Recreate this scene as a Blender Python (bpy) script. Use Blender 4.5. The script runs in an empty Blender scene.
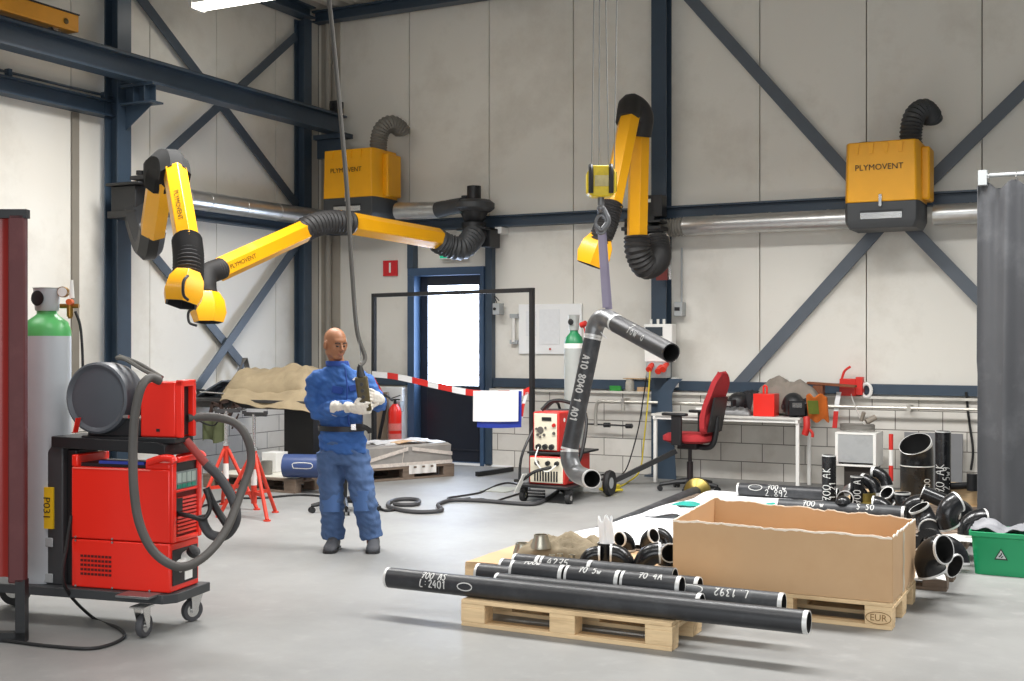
import bpy, math, random
import numpy as np
from mathutils import Vector, Matrix, noise, Euler
random.seed(7)
PI = math.pi
SC = bpy.context.scene
COL = SC.collection

# ------------------------------------------------------------------ camera, world, lights, exposure
CAM_H = 1.545; YAW = math.radians(27.1); FPX = 1192.0
cd = bpy.data.cameras.new('camera'); cam = bpy.data.objects.new('camera', cd); COL.objects.link(cam)
cam.location = (0, 0, CAM_H); cam.rotation_euler = (PI/2, 0, YAW)
cd.sensor_width = 36; cd.lens = FPX/1024*36; cd.clip_start = .05; cd.clip_end = 200
SC.camera = cam
SC.view_settings.view_transform = 'Standard'; SC.view_settings.look = 'None'
SC.view_settings.gamma = 1; SC.view_settings.use_curve_mapping = False
SC.view_settings.exposure = -0.05

W = bpy.data.worlds.new('sky'); SC.world = W; W.use_nodes = True
bg = W.node_tree.nodes['Background']; bg.inputs[0].default_value = (.86, .93, 1, 1); bg.inputs[1].default_value = .25

def area(name, loc, size, sy, power, rot=(0,0,0), col=(1,1,1), spread=180):
    l = bpy.data.lights.new(name, 'AREA'); l.shape = 'RECTANGLE'; l.size = size; l.size_y = sy
    l.energy = power; l.color = col; l.spread = math.radians(spread)
    o = bpy.data.objects.new(name, l); COL.objects.link(o); o.location = loc; o.rotation_euler = rot
    return o
# rows of tube fittings under the roof, and the open gate behind the photographer
for i, (x, y) in enumerate([(-6.6, 8.2), (-3.0, 8.2), (.6, 8.2), (-6.4, 3.4), (-2.4, 3.4), (1.8, 3.4)]):
    area('tube_row_light', (x, y, 4.75), 2.6, .9, 235 if y > 5 else 62, col=(1, .99, .975), spread=150)
area('gate_daylight', (-.5, -3.2, 2.0), 7.5, 3.6, 180, rot=(math.radians(68), 0, math.radians(14)), col=(.95, .98, 1), spread=120)

# ------------------------------------------------------------------ photo geometry: a pixel of the 1024x681 frame to a point in the hall
cY, sY = math.cos(YAW), math.sin(YAW)
def ray(px, py):
    a, b = (px-512)/FPX, (340.5-py)/FPX
    return Vector((a*cY-sY, a*sY+cY, b))
CAMP = Vector((0, 0, CAM_H))
def at(px, py, d): return CAMP+ray(px, py)*d            # at distance d in front of the lens
def on_z(px, py, z=0): r = ray(px, py); return CAMP+r*((z-CAM_H)/r.z)
def on_y(px, py, Y): r = ray(px, py); return CAMP+r*(Y/r.y)
def on_x(px, py, X): r = ray(px, py); return CAMP+r*(X/r.x)

# ------------------------------------------------------------------ materials
def s2l(c): return c/12.92 if c <= .04045 else ((c+.055)/1.055)**2.4
def rgb(h):
    if isinstance(h, str): h = tuple(int(h[i:i+2], 16) for i in (0, 2, 4))
    return tuple(s2l(c/255) for c in h)+(1,)
MATS = {}
def mat(name, col, rough=.5, metal=0, var=.06, vs=6, bump=0, bs=60, spec=.5, coat=0, emit=0, ecol=None, dirt=None, ds=1.5, damt=.5, stretch=None):
    if name in MATS: return MATS[name]
    m = bpy.data.materials.new(name); m.use_nodes = True; nt = m.node_tree; N = nt.nodes; L = nt.links
    b = N['Principled BSDF']; c = rgb(col)
    b.inputs['Roughness'].default_value = rough; b.inputs['Metallic'].default_value = metal
    b.inputs['Specular IOR Level'].default_value = spec; b.inputs['Coat Weight'].default_value = coat
    tc = N.new('ShaderNodeTexCoord'); src = tc.outputs['Object']
    if stretch:
        mp = N.new('ShaderNodeMapping'); mp.inputs['Scale'].default_value = stretch; L.new(src, mp.inputs[0]); src = mp.outputs[0]
    n = N.new('ShaderNodeTexNoise'); n.inputs['Scale'].default_value = vs; n.inputs['Detail'].default_value = 5; L.new(src, n.inputs['Vector'])
    r = N.new('ShaderNodeMix'); r.data_type = 'RGBA'
    r.inputs[6].default_value = tuple(min(1, x*(1-var*2.2)) for x in c[:3])+(1,); r.inputs[7].default_value = tuple(min(1, x*(1+var*2.2)) for x in c[:3])+(1,)
    L.new(n.outputs['Fac'], r.inputs[0]); out = r.outputs[2]
    if dirt:
        n2 = N.new('ShaderNodeTexNoise'); n2.inputs['Scale'].default_value = ds; n2.inputs['Detail'].default_value = 8; n2.inputs['Roughness'].default_value = .65
        L.new(src, n2.inputs['Vector'])
        rp = N.new('ShaderNodeMapRange'); rp.inputs[1].default_value = .5; rp.inputs[2].default_value = .78; rp.inputs[3].default_value = 0; rp.inputs[4].default_value = damt
        L.new(n2.outputs['Fac'], rp.inputs[0])
        r2 = N.new('ShaderNodeMix'); r2.data_type = 'RGBA'; L.new(out, r2.inputs[6]); r2.inputs[7].default_value = rgb(dirt); L.new(rp.outputs[0], r2.inputs[0]); out = r2.outputs[2]
    L.new(out, b.inputs['Base Color'])
    if bump:
        n3 = N.new('ShaderNodeTexNoise'); n3.inputs['Scale'].default_value = bs; n3.inputs['Detail'].default_value = 3; L.new(src, n3.inputs['Vector'])
        bp = N.new('ShaderNodeBump'); bp.inputs['Strength'].default_value = bump; bp.inputs['Distance'].default_value = .01
        L.new(n3.outputs['Fac'], bp.inputs['Height']); L.new(bp.outputs[0], b.inputs['Normal'])
    if emit:
        b.inputs['Emission Color'].default_value = rgb(ecol or col); b.inputs['Emission Strength'].default_value = emit
    MATS[name] = m; return m

NAVY = mat('navy_steel', '364656', .42, var=.05, dirt='262b33', ds=2.2, damt=.35)
GREYSTEEL = mat('grey_steel', '59616a', .45, var=.05)
YEL = mat('arm_yellow', 'f2ad0a', .38, var=.03, coat=.15)
YELBOX = mat('filter_yellow', 'eea80c', .45, var=.04)
BLK = mat('black_plastic', '1d1e20', .45, var=.1)
RUB = mat('black_rubber', '232324', .7, var=.1)
HOSE = mat('ribbed_hose_black', '2b2a2a', .55, var=.12)
HOSEG = mat('ribbed_hose_grey', '76736c', .5, var=.1)
CHAR = mat('charcoal_plastic', '3c3e40', .5, var=.06)
GALV = mat('galvanised_duct', 'c4c4c2', .3, metal=.85, var=.08, vs=9, bump=.05, bs=40)
CHROME = mat('bright_metal', 'd0d0ce', .25, metal=.9, var=.06)
BARE = mat('machined_pipe_end', 'dcdcda', .4, metal=.35, var=.05)
PIPE = mat('black_pipe', '2c2d30', .42, var=.12, vs=9, dirt='55575a', ds=7, damt=.45, bump=.05)
PIPEG = mat('grey_black_pipe', '36383b', .48, var=.12, vs=9, dirt='6a6c6e', ds=9, damt=.5, bump=.05)
FIT = mat('black_fitting', '161719', .25, var=.15, vs=14, dirt='4c4e50', ds=9, damt=.35)
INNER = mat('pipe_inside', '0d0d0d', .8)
WOOD = mat('fresh_pallet_wood', 'e4c79c', .8, var=.12, vs=5, stretch=(1, 8, 8), bump=.15, bs=30, dirt='9c7a50', ds=3, damt=.5)
WOODD = mat('weathered_pallet_wood', '7a6a5c', .85, var=.18, vs=5, stretch=(1, 8, 8), bump=.2, bs=30, dirt='463b33', ds=3, damt=.6)
CARD = mat('corrugated_cardboard', 'c4a27c', .85, var=.03, vs=2, dirt='b58f66', ds=2.5, damt=.35)
TORN = mat('torn_paper_edge', 'efe3d2', .9)
RED = mat('machine_red', 'e8281a', .38, var=.02, coat=.2)
REDD = mat('dark_red_paint', 'b8231b', .5, var=.08)
WHITE = mat('white_paint', 'ecebe6', .5, var=.02)
CREAM = mat('cream_panel', 'ddd5bf', .5, var=.05)
GREYP = mat('grey_panel', 'a9adae', .5, var=.05)
CHALK = mat('chalk_white', 'c9c9c6', .9, var=.1, vs=40)
CABLE = mat('cable_black', '1b1b1c', .55)
CABLEG = mat('cable_grey', '66645f', .6, var=.06)
DENIM = mat('work_denim', '345f9f', .85, var=.1, vs=9, bump=.35, bs=200, dirt='264f9c', ds=5, damt=.5)
DENIMT = mat('trouser_denim', '455f88', .85, var=.12, vs=8, bump=.35, bs=200, dirt='6f86a8', ds=6, damt=.4)
SKIN = mat('skin', '9a6848', .5, var=.06)
GLOVE = mat('leather_glove', 'd6d1c6', .8, var=.08, bump=.2, bs=80, dirt='9c968a', ds=20, damt=.5)
BOOT = mat('work_boot', '45474c', .7, var=.12)
TARP = mat('khaki_tarpaulin', 'ab9a7c', .9, var=.1, vs=5, bump=.2, bs=120, dirt='82735a', ds=4, damt=.5)
CURT = mat('grey_curtain', '4b4c4f', .7, var=.1, vs=3, dirt='85878a', ds=1.6, damt=.5)

def wall_mat():
    m = mat('wall_panel_cream', 'e6e3da', .55, var=.025, vs=.8, dirt='a99f8e', ds=.8, damt=.5); return m
PANEL = wall_mat()
SEAM = mat('panel_seam', '6b6053', .8)
def block_mat():
    m = bpy.data.materials.new('painted_blockwork'); m.use_nodes = True; nt = m.node_tree; N = nt.nodes; L = nt.links; b = N['Principled BSDF']
    tc = N.new('ShaderNodeTexCoord'); sp = N.new('ShaderNodeSeparateXYZ'); cb = N.new('ShaderNodeCombineXYZ'); ad = N.new('ShaderNodeMath'); ad.operation = 'ADD'
    L.new(tc.outputs['Object'], sp.inputs[0]); L.new(sp.outputs[0], ad.inputs[0]); L.new(sp.outputs[1], ad.inputs[1]); L.new(ad.outputs[0], cb.inputs[0]); L.new(sp.outputs[2], cb.inputs[1])
    br = N.new('ShaderNodeTexBrick'); br.inputs['Scale'].default_value = 1; br.inputs['Brick Width'].default_value = .47; br.inputs['Row Height'].default_value = .2035
    br.inputs['Mortar Size'].default_value = .005; br.inputs['Color1'].default_value = rgb('dcd8d0'); br.inputs['Color2'].default_value = rgb('d2cec6'); br.inputs['Mortar'].default_value = rgb('77736c')
    L.new(cb.outputs[0], br.inputs['Vector'])
    n = N.new('ShaderNodeTexNoise'); n.inputs['Scale'].default_value = 3; n.inputs['Detail'].default_value = 7; L.new(tc.outputs['Object'], n.inputs['Vector'])
    mx = N.new('ShaderNodeMix'); mx.data_type = 'RGBA'; mx.inputs[7].default_value = rgb('a39c90')
    mr = N.new('ShaderNodeMapRange'); mr.inputs[1].default_value = .5; mr.inputs[2].default_value = .8; mr.inputs[4].default_value = .6; L.new(n.outputs['Fac'], mr.inputs[0]); L.new(mr.outputs[0], mx.inputs[0]); L.new(br.outputs['Color'], mx.inputs[6])
    L.new(mx.outputs[2], b.inputs['Base Color']); b.inputs['Roughness'].default_value = .7
    bp = N.new('ShaderNodeBump'); bp.inputs['Strength'].default_value = .5; bp.inputs['Distance'].default_value = .006; bp.invert = True
    L.new(br.outputs['Fac'], bp.inputs['Height']); L.new(bp.outputs[0], b.inputs['Normal'])
    return m
BLOCK = block_mat()
def floor_mat():
    m = bpy.data.materials.new('sealed_concrete'); m.use_nodes = True; nt = m.node_tree; N = nt.nodes; L = nt.links; b = N['Principled BSDF']
    tc = N.new('ShaderNodeTexCoord')
    def nz(s, d=8, r=.6):
        n = N.new('ShaderNodeTexNoise'); n.inputs['Scale'].default_value = s; n.inputs['Detail'].default_value = d; n.inputs['Roughness'].default_value = r; L.new(tc.outputs['Object'], n.inputs['Vector']); return n
    n1 = nz(.9); n2 = nz(7); n3 = nz(40, 3)
    def mix(a, bcol, fac, lo, hi, amt):
        x = N.new('ShaderNodeMix'); x.data_type = 'RGBA'; r = N.new('ShaderNodeMapRange'); r.inputs[1].default_value = lo; r.inputs[2].default_value = hi; r.inputs[4].default_value = amt
        L.new(fac, r.inputs[0]); L.new(r.outputs[0], x.inputs[0]); x.inputs[7].default_value = rgb(bcol)
        if isinstance(a, str): x.inputs[6].default_value = rgb(a)
        else: L.new(a, x.inputs[6])
        return x.outputs[2]
    c = mix('91918f', '7b7b79', n1.outputs['Fac'], .4, .7, .8); c = mix(c, 'a09f9d', n2.outputs['Fac'], .55, .75, .5); c = mix(c, '7d7c79', n3.outputs['Fac'], .6, .8, .25)
    L.new(c, b.inputs['Base Color'])
    r = N.new('ShaderNodeMapRange'); r.inputs[3].default_value = .42; r.inputs[4].default_value = .6; L.new(n2.outputs['Fac'], r.inputs[0]); L.new(r.outputs[0], b.inputs['Roughness'])
    b.inputs['Specular IOR Level'].default_value = .4
    return m
FLOOR = floor_mat()

# ------------------------------------------------------------------ mesh collector
def frame(d, up=None):
    d = Vector(d).normalized(); u = Vector(up) if up is not None else (Vector((0, 0, 1)) if abs(d.z) < .95 else Vector((0, 1, 0)))
    x = u.cross(d).normalized(); y = d.cross(x).normalized(); return x, y, d
def cr(pts, k=6):
    P = [Vector(p) for p in pts]
    if len(P) < 3: return P
    out = []
    for i in range(len(P)-1):
        a = P[i-1] if i else P[0]*2-P[1]; b, c = P[i], P[i+1]; d = P[i+2] if i+2 < len(P) else P[-1]*2-P[-2]
        for j in range(k):
            t = j/k; out.append(.5*((2*b)+(c-a)*t+(2*a-5*b+4*c-d)*t*t+(3*b-a-3*c+d)*t**3))
    out.append(P[-1]); return out
class G:
    def __init__(s): s.v = []; s.f = []; s.m = []
    def add(s, vs, fs, mi=0):
        o = len(s.v); s.v += [tuple(v) for v in vs]; s.f += [tuple(i+o for i in f) for f in fs]
        s.m += list(mi) if isinstance(mi, (list, tuple)) else [mi]*len(fs); return s
    def box(s, c, d, R=None, mi=0):
        x, y, z = d[0]/2, d[1]/2, d[2]/2; c = Vector(c)
        vs = [Vector((a*x, b*y, e*z)) for a in (-1, 1) for b in (-1, 1) for e in (-1, 1)]
        if R is not None: vs = [R @ v for v in vs]
        return s.add([v+c for v in vs], [(0,1,3,2),(4,6,7,5),(0,4,5,1),(2,3,7,6),(0,2,6,4),(1,5,7,3)], mi)
    def bx(s, x0, x1, y0, y1, z0, z1, mi=0): return s.box(((x0+x1)/2, (y0+y1)/2, (z0+z1)/2), (abs(x1-x0), abs(y1-y0), abs(z1-z0)), None, mi)
    def rings(s, R, mi=0, caps=True, closed=False):
        n = len(R[0]); vs = [p for r in R for p in r]; fs = []; ms = []
        K = len(R) if closed else len(R)-1
        for i in range(K):
            for j in range(n):
                a = i*n+j; b = i*n+(j+1) % n; c = ((i+1) % len(R))*n; fs.append((a, b, c+(j+1) % n, c+j)); ms.append(mi[i] if isinstance(mi, list) else mi)
        if caps and not closed:
            fs.append(tuple(reversed(range(n)))); fs.append(tuple((len(R)-1)*n+j for j in range(n))); m0 = mi[0] if isinstance(mi, list) else mi; ms += [m0, mi[-1] if isinstance(mi, list) else mi]
        return s.add(vs, fs, ms)
    def tube(s, pts, r, n=10, mi=0, up=None, ex=1, ph=0, caps=True):
        P = [Vector(p) for p in pts]; T = []
        for i in range(len(P)):
            a = P[max(i-1, 0)]; b = P[min(i+1, len(P)-1)]; T.append((b-a).normalized())
        x, y, d = frame(T[0], up); R = []
        for i, p in enumerate(P):
            if i:
                ax = T[i-1].cross(T[i])
                if ax.length > 1e-6:
                    q = Matrix.Rotation(T[i-1].angle(T[i]), 3, ax.normalized()); x = q @ x; y = q @ y
            rr = r[i] if isinstance(r, (list, tuple)) else r
            R.append([p+(x*math.cos(ph+2*PI*j/n)*ex+y*math.sin(ph+2*PI*j/n))*rr for j in range(n)])
        return s.rings(R, mi, caps)
    def cyl(s, a, b, r, r1=None, n=20, mi=0, ph=0): return s.tube([a, b], [r, r if r1 is None else r1], n, mi, ph=ph)
    def hose(s, pts, r, n=14, mi=0, k=8, rib=.07, pitch=.03):
        P = cr(pts, k); L = sum((P[i+1]-P[i]).length for i in range(len(P)-1)); m = max(6, int(L/pitch)*2)
        # resample evenly
        out = []; acc = [0]
        for i in range(len(P)-1): acc.append(acc[-1]+(P[i+1]-P[i]).length)
        for q in range(m+1):
            t = L*q/m; i = max(j for j in range(len(P)) if acc[j] <= t+1e-9); i = min(i, len(P)-2)
            f = (t-acc[i])/max(1e-9, acc[i+1]-acc[i]); out.append(P[i].lerp(P[i+1], min(1, f)))
        return s.tube(out, [r*(1+rib if q % 2 else 1-rib) for q in range(m+1)], n, mi)
    def lathe(s, prof, o=(0,0,0), ax=(0,0,1), n=24, mi=0, caps=False, closed=False):
        x, y, d = frame(ax); o = Vector(o)
        R = [[o+d*z+(x*math.cos(2*PI*j/n)+y*math.sin(2*PI*j/n))*max(r, 1e-4) for j in range(n)] for r, z in prof]
        return s.rings(R, mi, caps, closed)
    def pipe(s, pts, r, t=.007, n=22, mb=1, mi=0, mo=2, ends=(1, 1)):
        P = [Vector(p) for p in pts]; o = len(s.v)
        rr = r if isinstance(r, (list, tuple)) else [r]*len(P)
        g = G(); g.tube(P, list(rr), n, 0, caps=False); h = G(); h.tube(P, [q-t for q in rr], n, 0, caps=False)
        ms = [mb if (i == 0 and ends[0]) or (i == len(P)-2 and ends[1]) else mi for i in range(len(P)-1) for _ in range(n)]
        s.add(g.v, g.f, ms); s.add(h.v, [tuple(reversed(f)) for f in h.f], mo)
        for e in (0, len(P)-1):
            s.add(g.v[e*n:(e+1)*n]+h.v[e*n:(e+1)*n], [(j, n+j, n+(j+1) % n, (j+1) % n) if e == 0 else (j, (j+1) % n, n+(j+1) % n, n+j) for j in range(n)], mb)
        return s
    def prism(s, pts, vec, mi=0):
        n = len(pts); P = [Vector(p) for p in pts]; v = Vector(vec)
        return s.add(P+[p+v for p in P], [tuple(reversed(range(n))), tuple(range(n, 2*n))]+[(j, (j+1) % n, n+(j+1) % n, n+j) for j in range(n)], mi)
    def ibeam(s, a, b, h, w, t=.012, tw=.009, up=(0,0,1), mi=0):
        a, b = Vector(a), Vector(b); x, y, d = frame(b-a, up); H, Wd = h/2, w/2
        pr = [(-Wd,-H),(Wd,-H),(Wd,-H+t),(tw/2,-H+t),(tw/2,H-t),(Wd,H-t),(Wd,H),(-Wd,H),(-Wd,H-t),(-tw/2,H-t),(-tw/2,-H+t),(-Wd,-H+t)]
        return s.prism([a+x*p+y*q for p, q in pr], b-a, mi)
    def bar(s, a, b, w, h, up=(0,0,1), mi=0):
        a, b = Vector(a), Vector(b); x, y, d = frame(b-a, up)
        return s.prism([a+x*p*w/2+y*q*h/2 for p, q in ((-1,-1),(1,-1),(1,1),(-1,1))], b-a, mi)
    def sheet(s, fn, nu, nv, th=.004, mi=0):
        P = [[Vector(fn(i/nu, j/nv)) for j in range(nv+1)] for i in range(nu+1)]
        top = []; bot = []
        for i in range(nu+1):
            for j in range(nv+1):
                du = P[min(i+1, nu)][j]-P[max(i-1, 0)][j]; dv = P[i][min(j+1, nv)]-P[i][max(j-1, 0)]; n = du.cross(dv)
                n = n.normalized() if n.length > 1e-9 else Vector((0, 0, 1)); top.append(P[i][j]+n*th/2); bot.append(P[i][j]-n*th/2)
        K = nv+1; N = len(top); fs = []
        for i in range(nu):
            for j in range(nv):
                a, b, c, d = i*K+j, (i+1)*K+j, (i+1)*K+j+1, i*K+j+1; fs += [(a, b, c, d), (N+d, N+c, N+b, N+a)]
        for i in range(nu): fs += [(i*K, N+i*K, N+(i+1)*K, (i+1)*K), ((i+1)*K+nv, N+(i+1)*K+nv, N+i*K+nv, i*K+nv)]
        for j in range(nv): fs += [(j+1, N+j+1, N+j, j), (nu*K+j, N+nu*K+j, N+nu*K+j+1, nu*K+j+1)]
        return s.add(top+bot, fs, mi)
    def ball(s, c, r, n=12, mi=0, R=None):
        r = Vector(r if isinstance(r, (tuple, list, Vector)) else (r, r, r)); c = Vector(c); Rg = []
        for i in range(n+1):
            t = PI*i/n; Rg.append([])
            for j in range(2*n):
                p = Vector((math.sin(t)*math.cos(PI*j/n)*r.x, math.sin(t)*math.sin(PI*j/n)*r.y, math.cos(t)*r.z)) if 0 < i < n else Vector((1e-5*math.cos(PI*j/n), 1e-5*math.sin(PI*j/n), r.z*(1 if i == 0 else -1)))
                Rg[-1].append(c+(R @ p if R is not None else p))
        return s.rings([list(reversed(q)) for q in Rg], mi)
    def xf(s, M): s.v = [tuple(M @ Vector(v)) for v in s.v]; return s
    def merge(s, g, M=None, dm=0):
        return s.add([M @ Vector(v) for v in g.v] if M is not None else g.v, g.f, [m+dm for m in g.m])
    def mesh(s, name, mats, off=(0,0,0), ang=38):
        off = Vector(off); me = bpy.data.meshes.new(name); me.from_pydata([tuple(Vector(v)-off) for v in s.v], [], s.f)
        for m in (mats if isinstance(mats, (list, tuple)) else [mats]): me.materials.append(m)
        me.polygons.foreach_set('material_index', s.m); me.polygons.foreach_set('use_smooth', [True]*len(me.polygons)); me.update()
        if ang < 180: me.set_sharp_from_angle(angle=math.radians(ang))
        return me
def tag(o, label=None, cat=None, group=None, kind=None):
    if label: o['label'] = label
    if cat: o['category'] = cat
    if group: o['group'] = group
    if kind: o['kind'] = kind
    return o
def obj(name, g, mats, parent=None, off=None, bev=0, ang=38, label=None):
    """world-space geometry; a child stores it relative to its thing"""
    if off is None: off = parent['_o'] if parent is not None and '_o' in parent else (0, 0, 0)
    me = g.mesh(name, mats, off, ang); o = bpy.data.objects.new(name, me); COL.objects.link(o)
    if parent is not None:
        o.parent = parent
    else: o.location = off
    o['_o'] = tuple(off)
    if bev:
        b = o.modifiers.new('bevel', 'BEVEL'); b.width = bev; b.segments = 2; b.limit_method = 'ANGLE'; b.angle_limit = math.radians(40)
    if label: o['label'] = label
    return o
def thing(name, label, cat, loc=(0,0,0), rz=0, group=None, local=False):
    o = bpy.data.objects.new(name, None); o.empty_display_size = .1; COL.objects.link(o); o.location = loc; o.rotation_euler = (0, 0, rz)
    o['_o'] = (0, 0, 0) if local else tuple(loc); tag(o, label, cat, group); return o
def base(g):
    a = np.array(g.v); return Vector(((a[:,0].min()+a[:,0].max())/2, (a[:,1].min()+a[:,1].max())/2, a[:,2].min()))
def solo(name, g, mats, label, cat, group=None, kind=None, bev=0, ang=38):
    o = obj(name, g, mats, None, base(g), bev, ang); return tag(o, label, cat, group, kind)
def struct(name, g, mats, bev=0, ang=38, off=(0,0,0)):
    o = obj(name, g, mats, None, off, bev, ang); o['kind'] = 'structure'; return o
def dup(o, parent=None):
    c = o.copy(); COL.objects.link(c)
    if parent is not None: c.parent = parent
    for ch in [k for k in bpy.data.objects if k.parent == o]: dup(ch, c)
    return c
FONTCACHE = {}
def text_g(s, size, ext=.001, fn=None, mi=0, spacing=1.0, bold=0):
    cu = bpy.data.curves.new('t', 'FONT'); cu.body = s; cu.size = size; cu.extrude = 0; cu.align_x = 'CENTER'; cu.align_y = 'CENTER'; cu.space_character = spacing; cu.offset = bold; cu.resolution_u = 3
    ob = bpy.data.objects.new('t', cu); COL.objects.link(ob); bpy.context.view_layer.update()
    me = bpy.data.meshes.new_from_object(ob.evaluated_get(bpy.context.evaluated_depsgraph_get()))
    g = G(); vs = [v.co.copy() for v in me.vertices]; fs = [tuple(p.vertices) for p in me.polygons]
    bpy.data.objects.remove(ob); bpy.data.curves.remove(cu); bpy.data.meshes.remove(me)
    g.add([fn(v.x, v.y) if fn else v for v in vs], fs, mi); return g
def on_plane(o, x, y, n, lift=.002):
    o, x, y, n = Vector(o), Vector(x).normalized(), Vector(y).normalized(), Vector(n).normalized()
    return lambda a, b: o+x*a+y*b+n*lift
def on_cyl(a, b, r, t, facing, lift=.0015, flip=1, along=True):
    """writing wrapped on a pipe from a to b, centred at distance t from a, on the side that faces `facing`"""
    a, b = Vector(a), Vector(b); d = (b-a).normalized(); f = Vector(facing); f = (f-d*f.dot(d)).normalized(); u = f.cross(d).normalized()*flip
    def fn(p, q):
        ang = q/r
        return a+d*(t+p*flip)+(f*math.cos(ang)+u*math.sin(ang))*(r+lift)
    return fn
def stroke_g(pts2, fn, w=.008, mi=0, closed=False):
    """hand-drawn chalk line through 2-D points"""
    P = [Vector((p[0], p[1], 0)) for p in pts2]; P = cr(P, 3) if len(P) > 2 else [P[0].lerp(P[-1], i/3) for i in range(4)]
    g = G(); vs = []
    for i, p in enumerate(P):
        t = (P[min(i+1, len(P)-1)]-P[max(i-1, 0)]); t = t.normalized() if t.length > 1e-9 else Vector((1, 0, 0)); n = Vector((-t.y, t.x, 0))*w/2
        vs += [fn(p.x+n.x, p.y+n.y), fn(p.x-n.x, p.y-n.y)]
    g.add(vs, [(2*i, 2*i+1, 2*i+3, 2*i+2) for i in range(len(P)-1)], mi); return g
GL = {'0': [[(.3,1),(.05,.75),(.05,.25),(.3,0),(.55,.25),(.55,.75),(.3,1)]], '1': [[(.15,.75),(.35,1),(.33,0)]], '2': [[(.05,.8),(.3,1),(.52,.75),(.3,.4),(.05,.02),(.3,.08),(.6,0)]],
 '3': [[(.05,.95),(.45,.95),(.25,.58),(.5,.3),(.3,0),(.02,.1)]], '4': [[(.35,1),(.03,.4),(.55,.45)],[(.45,.7),(.38,0)]], '5': [[(.5,1),(.15,.97),(.1,.6),(.4,.6),(.5,.25),(.25,0),(.02,.1)]],
 '7': [[(.02,.95),(.55,1),(.25,0)],[(.15,.5),(.5,.55)]], '8': [[(.3,.5),(.05,.8),(.3,1),(.52,.8),(.3,.5),(.05,.2),(.3,0),(.55,.2),(.3,.5)]], '9': [[(.5,.75),(.25,.55),(.05,.8),(.3,1),(.5,.8),(.45,.3),(.3,0)]],
 'A': [[(0,0),(.3,1),(.58,0)],[(.12,.4),(.48,.4)]], 'S': [[(.5,.9),(.25,1),(.05,.78),(.45,.35),(.3,0),(.02,.1)]], 'K': [[(.1,1),(.08,0)],[(.5,1),(.1,.45),(.55,0)]], 'L': [[(.2,1),(.05,.05),(.5,.02)]],
 ':': [[(.2,.3),(.28,.36)],[(.2,.7),(.28,.76)]], '=': [[(.1,.35),(.45,.35)],[(.1,.6),(.45,.6)]], ' ': [], 'w': [[(0,.5),(.15,0),(.28,.4),(.42,0),(.58,.5)]], '.': [[(.2,0),(.26,.06)]], 'o': [[(.3,.5),(.08,.25),(.3,0),(.52,.25),(.3,.5)]]}
def chalk(s, fn, size, w=.008, g=None, mi=0, x0=None, y0=0):
    g = g or G(); adv = size*.68; x = -adv*len(s)/2 if x0 is None else x0
    for ch in s:
        for st in GL.get(ch, []):
            g.merge(stroke_g([(x+p*size*.85, y0+(q-.5)*size) for p, q in st], fn, w, mi))
        x += adv
    return g
def ellipse2(cx, cy, rx, ry, n=14): return [(cx+rx*math.cos(2*PI*i/n), cy+ry*math.sin(2*PI*i/n)) for i in range(n+1)]
TOCAM = lambda p: (CAMP-Vector(p)).normalized()

# ================================================================== THE SETTING
XL, YB = -9.56, 13.0
struct('floor', G().bx(-12, 6, -6, 14, -.12, 0), FLOOR)
# sandwich panels above, painted blockwork below
def panels(seams, ax):
    g = G()
    for a, b in zip(seams[:-1], seams[1:]):
        if ax == 'y': g.bx(XL-.06, XL, a+.006, b-.006, .93, 6.6)
        else: g.bx(a+.006, b-.006, YB, YB+.06, .93, 6.6)
    return g
sl = [13.0, 12.1, 10.99, 9.9, 8.79, 7.65, 6.5, 5.35, 4.2, 3.05, 1.9, .75, -.4, -1.55][::-1]
g = panels(sl, 'y'); g.bx(XL-.14, XL-.05, -1.55, 13.14, .93, 6.6, mi=1)
struct('wall_left', g, [PANEL, SEAM])
sb = [XL, -8.13, -6.97, -5.83, -4.7, -3.57, -2.42, -1.27, -.12, 1.03, 2.18, 3.33]
g = G()
for a, b in zip(sb[:-1], sb[1:]):
    for x0, x1 in ((a+.006, b-.006),):
        segs = [(x0, x1, .93, 6.6)]
        if a < -8.1 < b or a < -7.5 < b:      # the door opening
            segs = []
            if x0 < -8.02: segs.append((x0, min(x1, -8.02), .93, 6.6))
            if x1 > -8.02: segs.append((max(x0, -8.02), x1, 2.42, 6.6))
        for q in segs: g.bx(q[0], q[1], YB, YB+.06, q[2], q[3])
g.bx(XL-.1, -8.05, YB+.05, YB+.14, .93, 6.6, mi=1); g.bx(-8.05, -6.95, YB+.05, YB+.14, 2.45, 6.6, mi=1); g.bx(-6.95, 3.4, YB+.05, YB+.14, .93, 6.6, mi=1)
struct('wall_back', g, [PANEL, SEAM])
g = G().bx(XL-.14, XL+.08, -1.55, YB-.08, 0, .93); struct('wall_left_blockwork', g, BLOCK)
g = G().bx(XL+.08, -8.1, YB-.08, YB+.14, 0, .93).bx(-6.92, 3.4, YB-.08, YB+.14, 0, .93); struct('wall_back_blockwork', g, BLOCK)
# ledge on top of the blockwork
g = G().bx(-6.9, 3.4, YB-.13, YB, .93, .958).bx(XL+.08, -8.12, YB-.13, YB, .93, .958); struct('trim_1', g, mat('ledge_paint', 'd9d6cd', .5, var=.06, dirt='8c857a', ds=4, damt=.5), bev=.003)
struct('trim_2', G().bx(XL, XL+.13, -1.5, YB-.1, .93, .958), MATS['ledge_paint'], bev=.003)
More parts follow.
